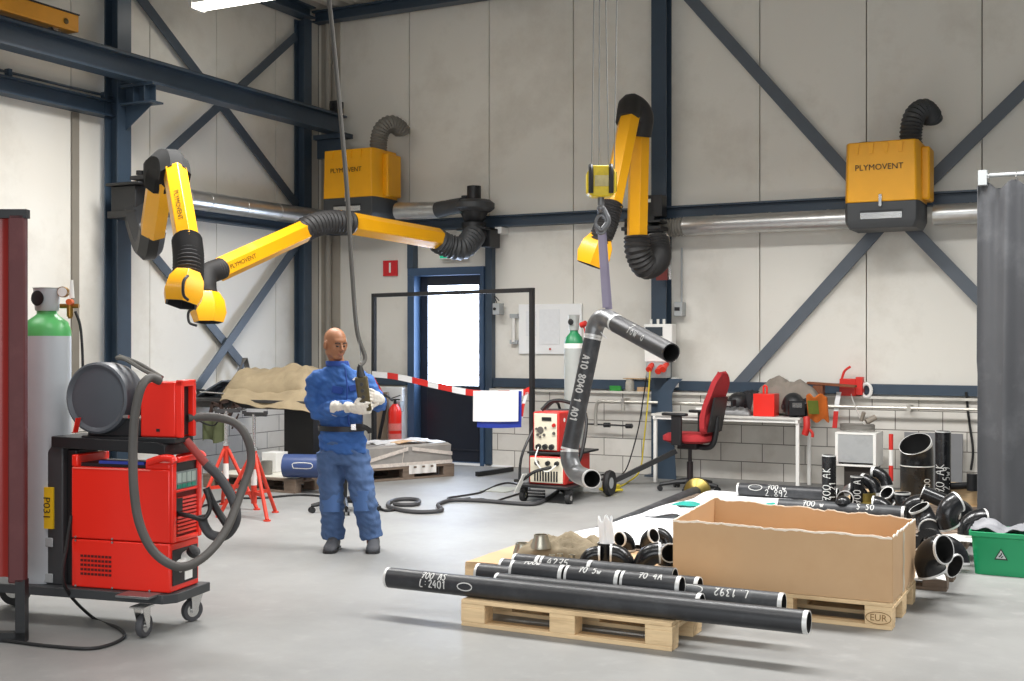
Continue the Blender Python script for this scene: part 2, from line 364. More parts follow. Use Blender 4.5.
# horizontal wall rails in navy steel
struct('trim_3', G().bx(-6.9, 3.4, YB-.075, YB, .975, 1.085).bx(XL, -8.12, YB-.075, YB, .975, 1.085), NAVY, bev=.004)
g = G().ibeam((-9.3, YB-.09, 3.0), (3.4, YB-.09, 3.0), .14, .14, .02); struct('trim_4', g, NAVY)
g = G().ibeam((XL+.09, 9.5, 3.0), (XL+.09, 12.6, 3.0), .14, .14, .02); struct('trim_5', g, NAVY)
g = G().ibeam((XL+.09, -1.5, 3.97), (XL+.09, 9.25, 3.97), .17, .15, .02)
g.tube([(XL+.12, -1.5, 4.1), (XL+.12, 9.25, 4.1)], .014, 8)
for i in range(9): g.bx(XL+.09, XL+.15, 1.2*i-.5, 1.2*i-.46, 4.06, 4.13)
struct('trim_6', g, NAVY)
struct('trim_7', G().bx(XL, XL+.02, 8.79, 8.88, .96, 3.88), mat('cover_strip', '8b857a', .6, var=.05))
struct('trim_8', G().bx(-9.5, -9.2, YB-.015, YB, .96, 6), mat('corner_flashing', 'a9a296', .6, var=.05, dirt='7e776a', ds=2))
g = G().ibeam((XL+.1, YB-.2, 5.79), (3.4, YB-.2, 5.79), .15, .16, .02); struct('trim_9', g, NAVY)
g = G().ibeam((XL+.16, -1.5, 5.79), (XL+.16, 12.6, 5.79), .15, .2, .02); struct('trim_10', g, NAVY)
# profiled roof deck
def deck():
    g = G(); prof = []; x = -10
    while x < 6: prof += [(x, 5.99), (x+.12, 5.99), (x+.16, 5.89), (x+.28, 5.89)]; x += .32
    P = [(a, b) for a, b in prof]; vs = []
    for a, b in P: vs += [(a, -3, b), (a, 13.3, b), (a, 13.3, b+.02), (a, -3, b+.02)]
    fs = []
    for i in range(len(P)-1):
        o = 4*i; fs += [(o, o+1, o+5, o+4), (o+3, o+7, o+6, o+2), (o, o+4, o+7, o+3), (o+1, o+2, o+6, o+5)]
    return g.add(vs, fs)
struct('ceiling', deck(), mat('roof_deck', 'cfcac0', .5, var=.05), ang=20)

# door and its frame
DB = mat('door_navy', '1d222d', .35, var=.05); DF = mat('door_frame_blue', '39506c', .4, var=.05)
g = G().bx(-8.08, -7.98, YB-.13, YB+.1, 0, 2.36).bx(-7.03, -6.98, YB-.13, YB+.1, 0, 2.36).bx(-8.08, -6.98, YB-.13, YB+.1, 2.36, 2.46).bx(-7.98, -7.03, YB-.02, YB+.1, 0, .03)
struct('door_1', g, DF, bev=.004)
dl = bpy.data.objects['door_1']
lf = obj('door_leaf', G().bx(-7.97, -7.87, YB+.02, YB+.07, .03, 2.36).bx(-7.13, -7.04, YB+.02, YB+.07, .03, 2.36).bx(-7.87, -7.13, YB+.02, YB+.07, 2.24, 2.36).bx(-7.87, -7.13, YB+.02, YB+.07, .03, .98).bx(-7.9, -7.1, YB+.005, YB+.02, .16, .18), DB, dl, bev=.003)
obj('door_handle', G().bx(-7.08, -7.05, YB, YB+.02, 1.02, 1.2).tube([(-7.065, YB+.01, 1.12), (-7.065, YB-.05, 1.12), (-7.19, YB-.05, 1.12)], .01, 8), CHROME, lf)
obj('threshold_and_glare', G().bx(-7.98, -6.6, YB-.1, YB-.02, 0, .02).bx(-7.075, -7.04, YB-.025, YB+.0, .03, 1.1), mat('white_strip', 'f0f2f4', .4), dl)  # threshold, plus an upright white bar painting the overexposed light beside the leaf
pane = obj('window_1', G().bx(-7.87, -7.13, YB+.04, YB+.05, .98, 2.24), mat('sunlit_pane', 'ffffff', .3, emit=16, ecol='d3e4ff'), None, (-7.5, YB+.04, .98)); pane['kind'] = 'structure'
# steel posts above and beside the door up to the rail
struct('trim_11', G().bx(-8.09, -8.0, YB-.12, YB, 2.46, 2.93).bx(-6.975, -6.88, YB-.1, YB, 0, 2.93), NAVY, bev=.004)
struct('trim_12', G().bx(-8.5, -8.1, YB-.22, YB-.08, 0, .95), mat('white_tiled_pier', 'e4e6e6', .4, var=.04), bev=.01)
# compressed-air line along the blockwork
g = G().tube([(-5.35, YB-.235, .84), (1.5, YB-.235, .86)], .017, 8).tube(cr([(-5.35, YB-.235, .84), (-5.42, YB-.235, .82), (-5.44, YB-.235, .7), (-5.44, YB-.235, .55)], 4), .022, 8)
for x in (-5.1, -3.2, -1.95, -.6): g.bx(x-.02, x+.02, YB-.255, YB-.08, .82, .88)
g.cyl((-5.1, YB-.235, .84), (-5.1, YB-.235, .74), .02, n=8)
solo('compressed_air_pipe', g, mat('air_pipe_metal', 'b9b5ac', .35, metal=.5), 'thin metal air pipe clipped along the white block wall', 'pipe')

# ================================================================== STEEL FRAME
def hea(name, x, y, z1, label, web='x', d=.2):
    t = thing(name, label, 'column', (x, y, 0), 0, None)
    up = (0, 1, 0) if web == 'y' else (1, 0, 0)
    g = G(); a = Vector((x, y, .015)); b = Vector((x, y, z1)); g.ibeam(a, b, d, d, .016, .012, up=up)
    obj('shaft', g, NAVY, t, bev=0)
    obj('base_plate', G().bx(x-.15, x+.15, y-.15, y+.15, 0, .015), NAVY, t)
    return t
cL = hea('steel_column', -9.37, 9.24, 5.7, 'navy steel column on the left wall carrying the runway beam bracket', 'x', .19)
cC = hea('steel_column', -9.45, 12.52, 5.7, 'navy steel column in the far left corner of the hall', 'x', .16)
cM = hea('steel_column', -4.68, YB-.11, 5.7, 'navy steel column on the back wall behind the hanging pipe', 'y', .18)
# bracket and runway beam
g = G().bx(-9.275, -8.82, 9.17, 9.35, 4.17, 4.2).bx(-9.275, -8.84, 9.17, 9.35, 3.99, 4.01)
g.bx(-9.275, -8.86, 9.255, 9.265, 4.0, 4.18).prism([(-9.275, 9.255, 3.99), (-8.9, 9.255, 3.99), (-9.275, 9.255, 3.74)], (0, .012, 0))
for x in (-9.1, -8.95): g.bx(x, x+.012, 9.18, 9.34, 4.01, 4.17)
solo('runway_bracket', g, NAVY, 'navy welded bracket under the runway beam on the left column', 'bracket', bev=.002)
g = G().bx(-9.32, -8.82, 12.56, 12.74, 4.14, 4.2).bx(-9.3, -8.9, 12.62, 12.68, 3.9, 4.14)
solo('runway_bracket', g, NAVY, 'dark bracket carrying the far end of the runway beam', 'bracket', bev=.002)
t = thing('crane_runway_beam', 'long navy steel crane runway beam along the left wall', 'beam', (-9, 12.7, 4.2))
obj('girder', G().ibeam((-9, -1.5, 4.32), (-9, 12.72, 4.32), .24, .2, .022, .014), NAVY, t)
obj('rail', G().bx(-9.025, -8.975, -1.5, 12.68, 4.44, 4.475), mat('rail_steel', '3a4049', .35, metal=.4), t)
obj('end_stop', G().bx(-9.06, -8.94, 12.56, 12.7, 4.475, 4.62).bx(-9.02, -8.98, 12.5, 12.56, 4.52, 4.58), BLK, t)
# orange end carriage of the bridge crane
e0 = on_x(72, 28, -9.0)
t = thing('crane_end_carriage', 'orange crane end carriage on the runway beam, top left corner', 'crane', (-9, e0.y-1, 4.475))
obj('carriage_box', G().bx(-9.09, -8.91, e0.y-2.6, e0.y, 4.5, 4.66), mat('crane_orange', 'd9951f', .45, var=.06, dirt='9c6a18', ds=3), t, bev=.004)
obj('top_plate', G().bx(-9.1, -8.9, e0.y-2.6, e0.y+.005, 4.66, 4.672), BLK, t)
obj('buffer', G().cyl((-9, e0.y, 4.57), (-9, e0.y+.03, 4.57), .03), BLK, t)
g = G(); g.lathe([(.0, 0), (.028, 0), (.028, .006), (.02, .01), (0, .01)], (-8.905, e0.y-.16, 4.57), (1, 0, 0), 16); obj('maker_badge', g, mat('badge_dark', '5d4a22', .5), t)
for yy in (e0.y-.22,): obj('wheel', G().cyl((-9.03, yy, 4.53), (-8.97, yy, 4.53), .055, n=24), CHROME, t)

BRC = mat('brace_slate', '48525d', .45, var=.05)
# flat wind braces
def brace(pa, pb, plane, label, w=.11, th=.02, m=NAVY, ext=.0):
    """pa, pb: pixels on the wall plane"""
    if plane == 'L': a, b = on_x(*pa, XL+.06+ext), on_x(*pb, XL+.06+ext); n = (1, 0, 0)
    else: a, b = on_y(*pa, YB-.06-ext), on_y(*pb, YB-.06-ext); n = (0, 1, 0)
    g = G(); g.bar(a, b, w, th, up=n)
    # bar(): width along x = up x d, height along the normal
    return solo('wind_brace', g, m, label, 'brace', bev=.002)
brace((133, -12), (297, 205), 'L', 'long navy brace falling from top left behind the left yellow arm', .12, m=BRC)
brace((296, 36), (163, 157), 'L', 'navy brace rising to the far corner column under the lamp', .1, ext=.03, m=BRC)
brace((138, 236), (244, 366), 'L', 'lower navy brace running down behind the left yellow arm', .11, m=BRC)
brace((297, 245), (190, 398), 'L', 'lower navy brace rising from the tarpaulin table to the corner column', .11, ext=.03, m=BRC)
brace((688, -4), (882, 212), 'B', 'grey-blue brace falling from the middle column to the right filter unit', .13, m=GREYSTEEL)
brace((1090, 25), (905, 205), 'B', 'grey brace rising to the upper right from the right filter unit', .13, m=GREYSTEEL, ext=.03)
brace((730, 394), (893, 213), 'B', 'grey brace rising from behind the red chair to the right filter unit', .13, m=GREYSTEEL)
brace((896, 213), (1010, 330), 'B', 'grey brace falling from the right filter unit behind the curtain', .13, m=GREYSTEEL, ext=.03)
# rain pipe in the corner
g = G().cyl((-9.33, YB-.1, .96), (-9.33, YB-.1, 5.72), .045, n=14)
for z in (1.6, 3.4, 5.2): g.cyl((-9.33, YB-.1, z), (-9.33, YB-.1, z+.05), .055, n=14)
solo('downpipe', g, mat('downpipe_grey', '9b968c', .55), 'grey vertical downpipe in the far left corner', 'pipe')
# fluorescent luminaire
t = thing('tube_light', 'long lit fluorescent luminaire under the roof at the top of the picture', 'light', (-8.1, 10.1, 5.2))
obj('housing', G().bx(-9.1, -7.0, 10.02, 10.2, 5.24, 5.3).bx(-9.1, -9.05, 10.0, 10.22, 5.18, 5.3), WHITE, t)
obj('diffuser', G().bx(-9.04, -7.0, 10.03, 10.19, 5.19, 5.24), mat('lit_tube', 'ffffff', .5, emit=9, ecol='fff8ec'), t)
obj('suspension', G().cyl((-8.8, 10.1, 5.3), (-8.8, 10.1, 5.9), .006, n=6).cyl((-7.3, 10.1, 5.3), (-7.3, 10.1, 5.9), .006, n=6), CHROME, t)
p = on_z(402, 4, 5.87)
g = G().bx(p.x-.1, p.x+.35, p.y-.1, p.y+.05, 5.82, 5.89); solo('ceiling_box', g, WHITE, 'small white fitting under the roof deck above the back beam', 'fitting', bev=.004)

# ================================================================== EXTRACTION: DUCTS, FILTERS, FANS, ARMS
def duct(name, pts, r, label, bands=(), m=GALV, k=5, th=.004):
    g = G(); P = cr(pts, k); g.tube(P, r, 22)
    L = [0]
    for i in range(len(P)-1): L.append(L[-1]+(P[i+1]-P[i]).length)
    t = .35
    while t < L[-1]-.1:
        i = max(j for j in range(len(L)) if L[j] <= t); i = min(i, len(P)-2); d = (P[i+1]-P[i]).normalized(); p = P[i].lerp(P[i+1], (t-L[i])/(L[i+1]-L[i]))
        g.cyl(p-d*.012, p+d*.012, r+.004, n=22); t += .62
    return solo(name, g, m, label, 'duct')
DYB = 12.72
duct('ventilation_duct', [(-4.35, DYB, 2.82), (-3.6, DYB, 2.82), (-2.5, DYB, 2.82)], .105, 'galvanised round duct from the middle column to the right filter unit')
duct('ventilation_duct', [(-1.7, DYB, 2.82), (-1.2, DYB, 2.82), (1.5, DYB, 2.82)], .105, 'galvanised duct from the right filter unit towards the curtain')
g = G().hose([(-4.62, DYB-.06, 2.8), (-4.5, DYB, 2.81), (-4.33, DYB, 2.82)], .1, 18, pitch=.035); solo('flexible_duct', g, HOSEG, 'short silver flexible duct beside the middle column', 'duct')
pa = on_x(186, 198, -9.3); pb = on_x(258, 209, -9.3)
duct('ventilation_duct', [(-9.3, pa.y, 3.13), (-9.3, 11.3, 3.13), (-9.27, 12.1, 3.13), (-9.2, 12.38, 3.12), (-9.05, 12.5, 3.1), (-8.85, 12.52, 3.1)], .11, 'long galvanised duct along the left wall bending to the left filter unit')
p0 = on_y(397, 211, 12.6); p1 = on_y(440, 210, 12.62)
duct('ventilation_duct', [p0, (p0+p1)/2, p1], .105, 'short galvanised duct from the left filter unit to the wall fan')

def filter_unit(cx, cy, z0, rz, label, front_text=True, dx=.82, dz=.92):
    t = thing('filter_unit', label, 'air filter', (cx, cy, z0), rz, None, local=True)
    w, d = dx/2, .27; zb = .26; H = dz
    g = G(); a = [(-w+.03, -d, 0), (w-.03, -d, 0), (w, -d+.06, 0), (w, d, 0), (-w, d, 0), (-w, -d+.06, 0)]
    g.rings([[Vector((x*.9, y*.92+.01, 0)) for x, y, z in a], [Vector((x*.97, y*.98, .05)) for x, y, z in a], [Vector((x, y, .08)) for x, y, z in a], [Vector((x, y, zb)) for x, y, z in a]])
    hz = obj('hopper', g, CHAR, t, bev=.006)
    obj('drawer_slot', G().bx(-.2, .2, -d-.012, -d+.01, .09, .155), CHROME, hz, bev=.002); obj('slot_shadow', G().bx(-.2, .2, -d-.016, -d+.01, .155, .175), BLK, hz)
    g = G(); g.rings([[Vector((x, y, zb)) for x, y, z in a], [Vector((x*.965, y*.98, H)) for x, y, z in a]])
    h = obj('housing', g, YELBOX, t, bev=.012)
    for k in range(4):
        x = -.26+.14*k; obj('top_rib', G().prism([(x, -d-.012, H-.02), (x+.05, -d-.012, H-.02), (x+.04, -d-.004, H-.12), (x+.01, -d-.004, H-.12)], (0, .03, 0)), YELBOX, h)
    obj('side_pod', G().bx(w-.02, w+.07, -.06, d-.02, zb+.02, H-.05), YELBOX, h, bev=.02)
    obj('latch', G().bx(-.02, .01, -d-.03, -d, zb-.05, zb+.07), CHROME, h, bev=.003)
    obj('maker_lettering', text_g('PLYMOVENT', .082, fn=on_plane((-.02, -d-.003, zb+.34), (1, 0, 0), (0, 0, 1), (0, -1, 0))), mat('ink_black', '14120e', .6), h)
    obj('fan_cover', G().lathe([(0, .05), (.09, .045), (.12, .02), (.12, 0)], (-.2, .05, H-.005), n=20), BLK, h)
    p = G().hose([(w-.12, .02, H-.02), (w-.12, .02, H+.12), (w-.09, .05, H+.27), (w-.02, .15, H+.35), (w+.03, .29, H+.3), (w+.03, .33, H+.27)], .105, 18, pitch=.035)
    obj('outlet_hose', p, CHAR if front_text == 2 else HOSEG, t)
    obj('wall_bracket', G().bx(-.3, .3, d, d+.03, .1, .7), BLK, t)
    return t
f1 = filter_unit(-2.12, 12.42, 2.66, .0, 'yellow filter unit with charcoal base on the right of the back wall', 2, dx=.72, dz=.86)
q = on_y(362, 220, 12.5)
f2 = filter_unit(q.x-.0, 12.45, 3.05, .0, 'yellow filter unit in the far left corner, behind the hanging cable', 1, dx=.78, dz=.86)

def arm_seg(parent, a, b, r, ex=.85, txt=None, side=1, up=None, label=None):
    """hexagonal yellow tube of an extraction arm"""
    a, b = Vector(a), Vector(b); g = G(); g.tube([a, a.lerp(b, .01), b.lerp(a, .01), b], [r*.97, r, r, r*.97], 6, up=up, ex=ex, ph=PI/6)
    o = obj('arm_tube', g, YEL, parent, bev=.004)
    if txt:
        d = (b-a).normalized(); mid = a.lerp(b, txt[1]); n = TOCAM(mid); n = (n-d*n.dot(d)).normalized()
        # nearest flat of the hexagon
        x, y, dd = frame(d, up); best = None
        for k in range(6):
            an = PI/6+PI/3*k+PI/6; v = (x*math.cos(an)*ex+y*math.sin(an)); nn = (x*math.cos(an)/ex+y*math.sin(an)).normalized()
            if best is None or nn.dot(n) > best[0]: best = (nn.dot(n), nn, v)
        nn, v = best[1], best[2]; X = d if d.dot(ray(1024, 340)-ray(0, 340)) > 0 else -d
        if abs(d.z) > .8: X = Vector((0, 0, 1)) if d.z > 0 else Vector((0, 0, 1)); X = d*(1 if d.z > 0 else -1)
        Yv = nn.cross(X)
        obj('maker_lettering', text_g('PLYMOVENT', txt[2], fn=on_plane(mid+v*r*math.cos(PI/6)*1.0, X, Yv, nn, .003)), MATS['ink_black'], o)
    return o
def hood(parent, p, axis, front, s=1.0, flat=.8):
    """hexagonal hood: p neck centre, axis: opening direction"""
    x, y, d = frame(axis, front); p = Vector(p); R = []
    for t, r in ((0, .095), (.07, .14), (.17, .155), (.25, .125)):
        R.append([p+d*t*s+(x*math.cos(PI/6+PI/3*j)+y*math.sin(PI/6+PI/3*j)*flat)*r*s for j in range(6)])
    for t, r in ((.25, .11), (.05, .08)): R.append([p+d*t*s+(x*math.cos(PI/6+PI/3*j)+y*math.sin(PI/6+PI/3*j)*flat)*r*s for j in range(6)])
    g = G(); g.rings(R, [0, 0, 0, 1, 1]); h = obj('hood', g, [YEL, BLK], parent, bev=.003); return h, x, y, d

# ---- arm A, on the left column
fc = at(134, 200, 12.3)
A = thing('extraction_arm', 'yellow extraction arm folded down from the left column, hood nearest the left', 'extraction arm', fc)
B0 = fc.copy()
g = G().box(fc, (.34, .3, .26)).bx(fc.x-.2, fc.x+.26, fc.y-.2, fc.y+.2, fc.z+.13, fc.z+.16)
fo = obj('fan_housing', g, BLK, A, bev=.01)
mt = at(152, 170, 12.1)
obj('fan_motor', G().lathe([(0, 0), (.075, 0), (.085, .03), (.085, .13), (.06, .17), (0, .175)], (mt.x, mt.y, mt.z-.07), n=18).cyl((mt.x-.15, mt.y, mt.z-.04), (mt.x-.15, mt.y, mt.z), .05, n=12).bx(mt.x-.2, mt.x+.1, mt.y-.1, mt.y+.1, mt.z-.1, mt.z-.06), BLK, A)
obj('bracket_plate', G().bx(fc.x-.17, fc.x+.2, fc.y-.2, fc.y+.2, fc.z-.2, fc.z-.13), BLK, A)
e0, e1, e2 = at(139, 222, 12.1), at(148, 248, 11.8), at(153, 228, 11.5)
g = G().tube(cr([fc+Vector((.05, -.02, -.1)), e0+Vector((0, 0, -.02)), e1, e2+Vector((0, 0, -.0))], 6), .13, 8, ph=PI/8); obj('lower_elbow', g, BLK, A)
u0, u1 = at(152.5, 232, 11.5), at(161, 176, 10.9)
arm_seg(A, u0, u1, .13, up=(1, 0, 0))
t0, t1, t2 = at(158, 183, 11.0), at(167, 164, 10.6), at(175, 178, 10.3)
obj('top_joint', G().tube(cr([t0, at(162, 166, 10.8), at(172, 165, 10.45), t2], 6), .14, 8, ph=PI/8), mat('joint_matt', '262626', .85, spec=.2), A)
l0, l1 = at(175, 172, 10.3), at(188, 248, 9.8)
arm_seg(A, l0, l1, .122, txt=('P', .55, .06))
w0, w1 = at(187, 240, 9.85), at(188, 280, 9.6)
obj('hood_hose', G().hose([w0, at(188.5, 258, 9.7), w1], .118, 18, pitch=.03), HOSE, A)
hd, hx, hy, hz = hood(A, at(188, 272, 9.55), Vector((.05, -.35, -1)), TOCAM(w1), 1.12, .9)
q = at(188, 291, 9.3)
obj('hood_handle', G().tube(cr([q+Vector((.0, 0, .12)), q+Vector((0, -.05, .07)), q+Vector((0, -.05, -.03)), q+Vector((0, 0, -.07))], 5), .012, 8), BLK, hd)
# ---- arm B, from the wall fan beside the door
fb = on_y(474, 206, 12.6)
Bm = thing('extraction_arm', 'long yellow extraction arm reaching left from the fan above the door', 'extraction arm', fb)
g = G().lathe([(.0, -.07), (.2, -.07), (.25, -.03), (.25, .03), (.2, .07), (0, .075)], fb, n=28).tube(cr([on_y(438, 210, 12.6), on_y(452, 207, 12.55), fb+Vector((-.06, -.14, 0))], 5), [.1]*3+[.095]*8, 14)
obj('fan_scroll', g, CHAR, Bm)
obj('fan_motor', G().cyl(fb+Vector((0, 0, .07)), fb+Vector((0, 0, .24)), .085, n=16).cyl(fb+Vector((-.12, 0, .07)), fb+Vector((-.12, 0, .13)), .05, n=10), BLK, Bm)
obj('inlet_cone', G().lathe([(.1, 0), (.13, .04), (.17, .12), (.17, .14)], fb+Vector((0, 0, -.2)), n=20), BLK, Bm)
obj('wall_bracket', G().bx(fb.x-.18, fb.x+.22, fb.y-.12, 12.86, fb.z-.3, fb.z-.27).bx(fb.x+.1, fb.x+.22, fb.y, 12.86, fb.z-.5, fb.z-.27).cyl(fb+Vector((0, 0, -.42)), fb+Vector((0, 0, -.2)), .15, n=18), BLK, Bm, bev=.006)
obj('hose', G().hose([fb+Vector((0, 0, -.34)), on_y(474, 236, 12.5), at(462, 248, 14.1), at(446, 245, 14.0), at(437, 240, 13.9)], .135, 18, pitch=.05), CHAR, Bm)
b0, b1 = at(440, 239, 13.9), at(338, 221, 12.9)
arm_seg(Bm, b0, b1, .125)
obj('middle_hose', G().hose([at(352, 223, 13.0), at(330, 222, 12.8), at(312, 226, 12.6), at(302, 232, 12.5)], .125, 20, pitch=.05, rib=.06), HOSE, Bm)
b2, b3 = at(305, 231, 12.5), at(219, 270, 11.6)
arm_seg(Bm, b2, b3, .12, txt=('P', .80, .062))
obj('hood_hose', G().hose([at(222, 268, 11.6), at(207, 275, 11.4), at(205, 288, 11.2), at(207, 297, 11.1)], .1, 18, pitch=.03), HOSE, Bm)
hb, _, _, _ = hood(Bm, at(208, 292, 11.1), Vector((.12, -.1, -1)), (1, -.4, 0), 1.15, .7)
q = at(190, 317, 10.9)
obj('hood_handle', G().tube(cr([q+Vector((.04, 0, .08)), q+Vector((0, -.02, .04)), q+Vector((.01, -.02, -.05)), q+Vector((.08, 0, -.08))], 5), .012, 8), BLK, hb)
# ---- arm C, on the middle column
cb = at(655, 240, 13.0)
Cm = thing('extraction_arm', 'yellow extraction arm folded over beside the middle column', 'extraction arm', cb)
kf = on_y(656, 226, 12.6)
g = G().bx(kf.x-.32, kf.x+.14, 12.35, 12.78, kf.z-.06, kf.z-.02).bx(kf.x-.3, kf.x+.12, 12.4, 12.78, kf.z+.02, kf.z+.05).cyl((kf.x-.2, 12.5, kf.z-.1), (kf.x-.2, 12.5, kf.z+.08), .13, n=18).bx(kf.x-.12, kf.x-.02, 12.6, 12.78, kf.z+.05, kf.z+.35)
obj('swivel_bracket', g, BLK, Cm, bev=.005)
pr = on_y(664, 258, 12.7)
obj('red_backplate', G().bx(pr.x-.08, pr.x+.05, 12.66, 12.7, pr.z-.25, pr.z+.15), mat('plate_brown_red', '7c2f2a', .5), Cm)
obj('bracket_tube', G().tube(cr([(kf.x-.1, 12.6, kf.z-.08), (kf.x+.13, 12.55, kf.z-.1), (kf.x+.17, 12.55, kf.z-.25), (kf.x+.17, 12.6, kf.z-.6)], 5), .02, 8), CHROME, Cm)
obj('base_hose', G().hose([at(656, 240, 13.05), at(658, 258, 12.9), at(646, 266, 12.7), at(638, 252, 12.6), at(637, 236, 12.6)], .135, 20, pitch=.04, k=10), HOSE, Cm)
arm_seg(Cm, at(637, 241, 12.6), at(639.5, 128, 12.5), .115, up=(1, 0, 0))
obj('top_joint', G().tube(cr([at(639, 136, 12.5), at(641, 116, 12.45), at(631, 106, 12.35), at(628, 122, 12.2)], 7), .13, 12), HOSE, Cm)
arm_seg(Cm, at(629.5, 117, 12.2), at(611, 208, 12.0), .115, up=(1, 0, 0))
obj('hood_hose', G().hose([at(612, 203, 12.0), at(607, 222, 11.95), at(602, 235, 11.9), at(598, 245, 11.9)], .112, 18, pitch=.03), HOSE, Cm)
hood(Cm, at(601, 236, 11.9), (at(589, 268, 11.9)-at(601, 236, 11.9)), TOCAM(cb), 1.25, .75)
# little switch boxes by the arms
q = on_y(654, 205, 12.7); solo('starter_box', G().bx(q.x-.13, q.x+.13, 12.6, 12.76, q.z-.14, q.z+.1).bx(q.x-.1, q.x, 12.595, 12.6, q.z+.02, q.z+.06, mi=1), [BLK, WHITE], 'black starter box above the arm bracket on the middle column', 'switch box', bev=.004)
q = on_y(503, 230, 12.9); solo('sensor_box', G().bx(q.x-.06, q.x+.03, 12.8, 12.99, q.z-.05, q.z+.03), WHITE, 'small white sensor under the wall rail right of the door', 'sensor', bev=.004)

# ================================================================== HOIST, SLING, HANGING PIPE
HP = at(601, 182, 7.7)
K = thing('hoist_block', 'yellow hoist hook block hanging on four steel ropes', 'hoist', HP)
g = G(); w = .095
pr = [(-.095, -.07), (-.06, -.1), (.06, -.1), (.095, -.07), (.095, .05), (.07, .1), (-.07, .1), (-.095, .05)]
ux, uy = Vector((cY, sY, 0)), Vector((-sY, cY, 0)); R3 = Matrix((ux, uy, Vector((0, 0, 1)))).transposed()
g.prism([HP+R3 @ Vector((a, -.06, b)) for a, b in pr], R3 @ Vector((0, .12, 0)))
bd = obj('block_housing', g, mat('hook_block_yellow', 'e6c51d', .4, var=.15, dirt='7d6a2a', ds=9, damt=.6), K, bev=.008)
for x in (-.07, .06):
    obj('sheave_guard', G().tube(cr([HP+R3 @ Vector((x, -.05, .1)), HP+R3 @ Vector((x, -.075, .06)), HP+R3 @ Vector((x, -.075, -.03)), HP+R3 @ Vector((x, -.07, -.08))], 5), .016, 8), BLK, K)
obj('warning_plate', G().box(HP+R3 @ Vector((.0, -.062, .0)), (.09, .004, .07), R3), mat('worn_plate', 'cbbd84', .5, var=.2, vs=20), bd)
obj('side_slot', G().box(HP+R3 @ Vector((.096, 0, .0)), (.01, .05, .12), R3), BLK, bd)
hk = HP+R3 @ Vector((.0, 0, -.1))
obj('hook', G().cyl(hk, hk-Vector((0, 0, .06)), .022, n=12).tube(cr([hk+R3 @ Vector((0, 0, -.05)), hk+R3 @ Vector((.03, 0, -.1)), hk+R3 @ Vector((.045, 0, -.16)), hk+R3 @ Vector((.0, 0, -.21)), hk+R3 @ Vector((-.04, 0, -.17))], 6), [.018]*8+[.02]*10+[.016]*4+[.012]*3, 10), mat('hook_steel', '77787a', .4, metal=.6), K)
for (x, y, tx, ty) in ((-.06, 0, -.02, 0), (-.01, .03, -.005, 0), (.05, 0, .0, .02), (.09, .05, .14, .1)):
    a = HP+R3 @ Vector((x, y, .09)); b = HP+R3 @ Vector((tx, ty, 3.45)); b.z = 5.6
    obj('wire_rope', G().cyl(a, b, .0045, n=6), mat('wire_rope_steel', '8d8d8b', .4, metal=.5), K)
obj('rope_drum', G().cyl(HP+R3 @ Vector((-.3, .04, 5.62-HP.z)), HP+R3 @ Vector((.5, .04, 5.62-HP.z)), .1, n=18), BLK, K)
PT = at(606, 317, 7.7)
g = G(); s0 = hk+Vector((0, 0, -.21)); 
g.bar(s0, PT+Vector((0, 0, .06)), .045, .01, up=uy); g.bar(s0+ux*.012+uy*.02, PT+ux*.02+uy*.02+Vector((0, 0, .05)), .045, .008, up=uy)
solo('lifting_sling', g, mat('sling_violet', '9a93a8', .8, var=.08), 'violet textile lifting sling between the hook and the hanging pipe', 'sling')
solo('shackle', G().tube([s0+R3 @ Vector((.035*math.cos(a), -.0, .035+.06*math.sin(a))) for a in [i*PI/8 for i in range(17)]], .011, 8).ball(s0+Vector((0, 0, .14)), .028, 8), MATS['hook_steel'], 'steel shackle between the hook and the violet sling', 'shackle')
# hanging welded pipe: inclined leg, mitre elbow on top, leg, elbow at the bottom
r = .0572
pA, pB = at(593, 337, 7.75), at(569.5, 450, 7.75)
PH = thing('welded_pipe_bend', 'black welded pipe with two elbows hanging from the violet sling', 'pipe', pB)
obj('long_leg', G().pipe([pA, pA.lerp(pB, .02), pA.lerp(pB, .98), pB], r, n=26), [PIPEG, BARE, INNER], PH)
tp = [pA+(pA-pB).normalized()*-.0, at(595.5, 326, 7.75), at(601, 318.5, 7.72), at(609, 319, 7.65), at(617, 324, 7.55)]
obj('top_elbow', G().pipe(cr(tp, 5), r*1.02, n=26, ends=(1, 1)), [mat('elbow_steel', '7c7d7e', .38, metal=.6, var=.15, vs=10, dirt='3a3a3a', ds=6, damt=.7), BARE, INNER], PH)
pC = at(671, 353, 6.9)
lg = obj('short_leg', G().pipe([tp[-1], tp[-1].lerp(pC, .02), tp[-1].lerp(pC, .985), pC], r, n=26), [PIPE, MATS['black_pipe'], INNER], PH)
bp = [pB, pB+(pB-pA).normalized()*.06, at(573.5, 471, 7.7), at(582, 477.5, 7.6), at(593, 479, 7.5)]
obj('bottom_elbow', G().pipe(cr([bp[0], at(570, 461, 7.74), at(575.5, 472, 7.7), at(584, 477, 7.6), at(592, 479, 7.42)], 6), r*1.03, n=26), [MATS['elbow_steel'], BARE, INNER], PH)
obj('chalk_marking', chalk('A10 8040 1 A01', on_cyl(pA, pB, r, (pA-pB).length*.46, TOCAM(pA)+ux*-.35), .046, .009), CHALK, PH)
obj('chalk_marking', chalk('7ow o', on_cyl(tp[-1], pC, r, .36, TOCAM(pC)+Vector((0, 0, .2))), .07, .006), CHALK, PH)
def rag(u, v):
    a = u*2*PI*.8-.4; rr = .064+.012*noise.noise(Vector((u*5, v*4, 3)))
    c = at(603.5, 318, 7.7); dx = ux*math.cos(a)*rr*.5; return c+dx+ux*(.07*v-.035)*.8+Vector((0, 0, rr*math.sin(a)*.9-.02-.055*v))+uy*(-math.cos(a-.4)*rr-.02)
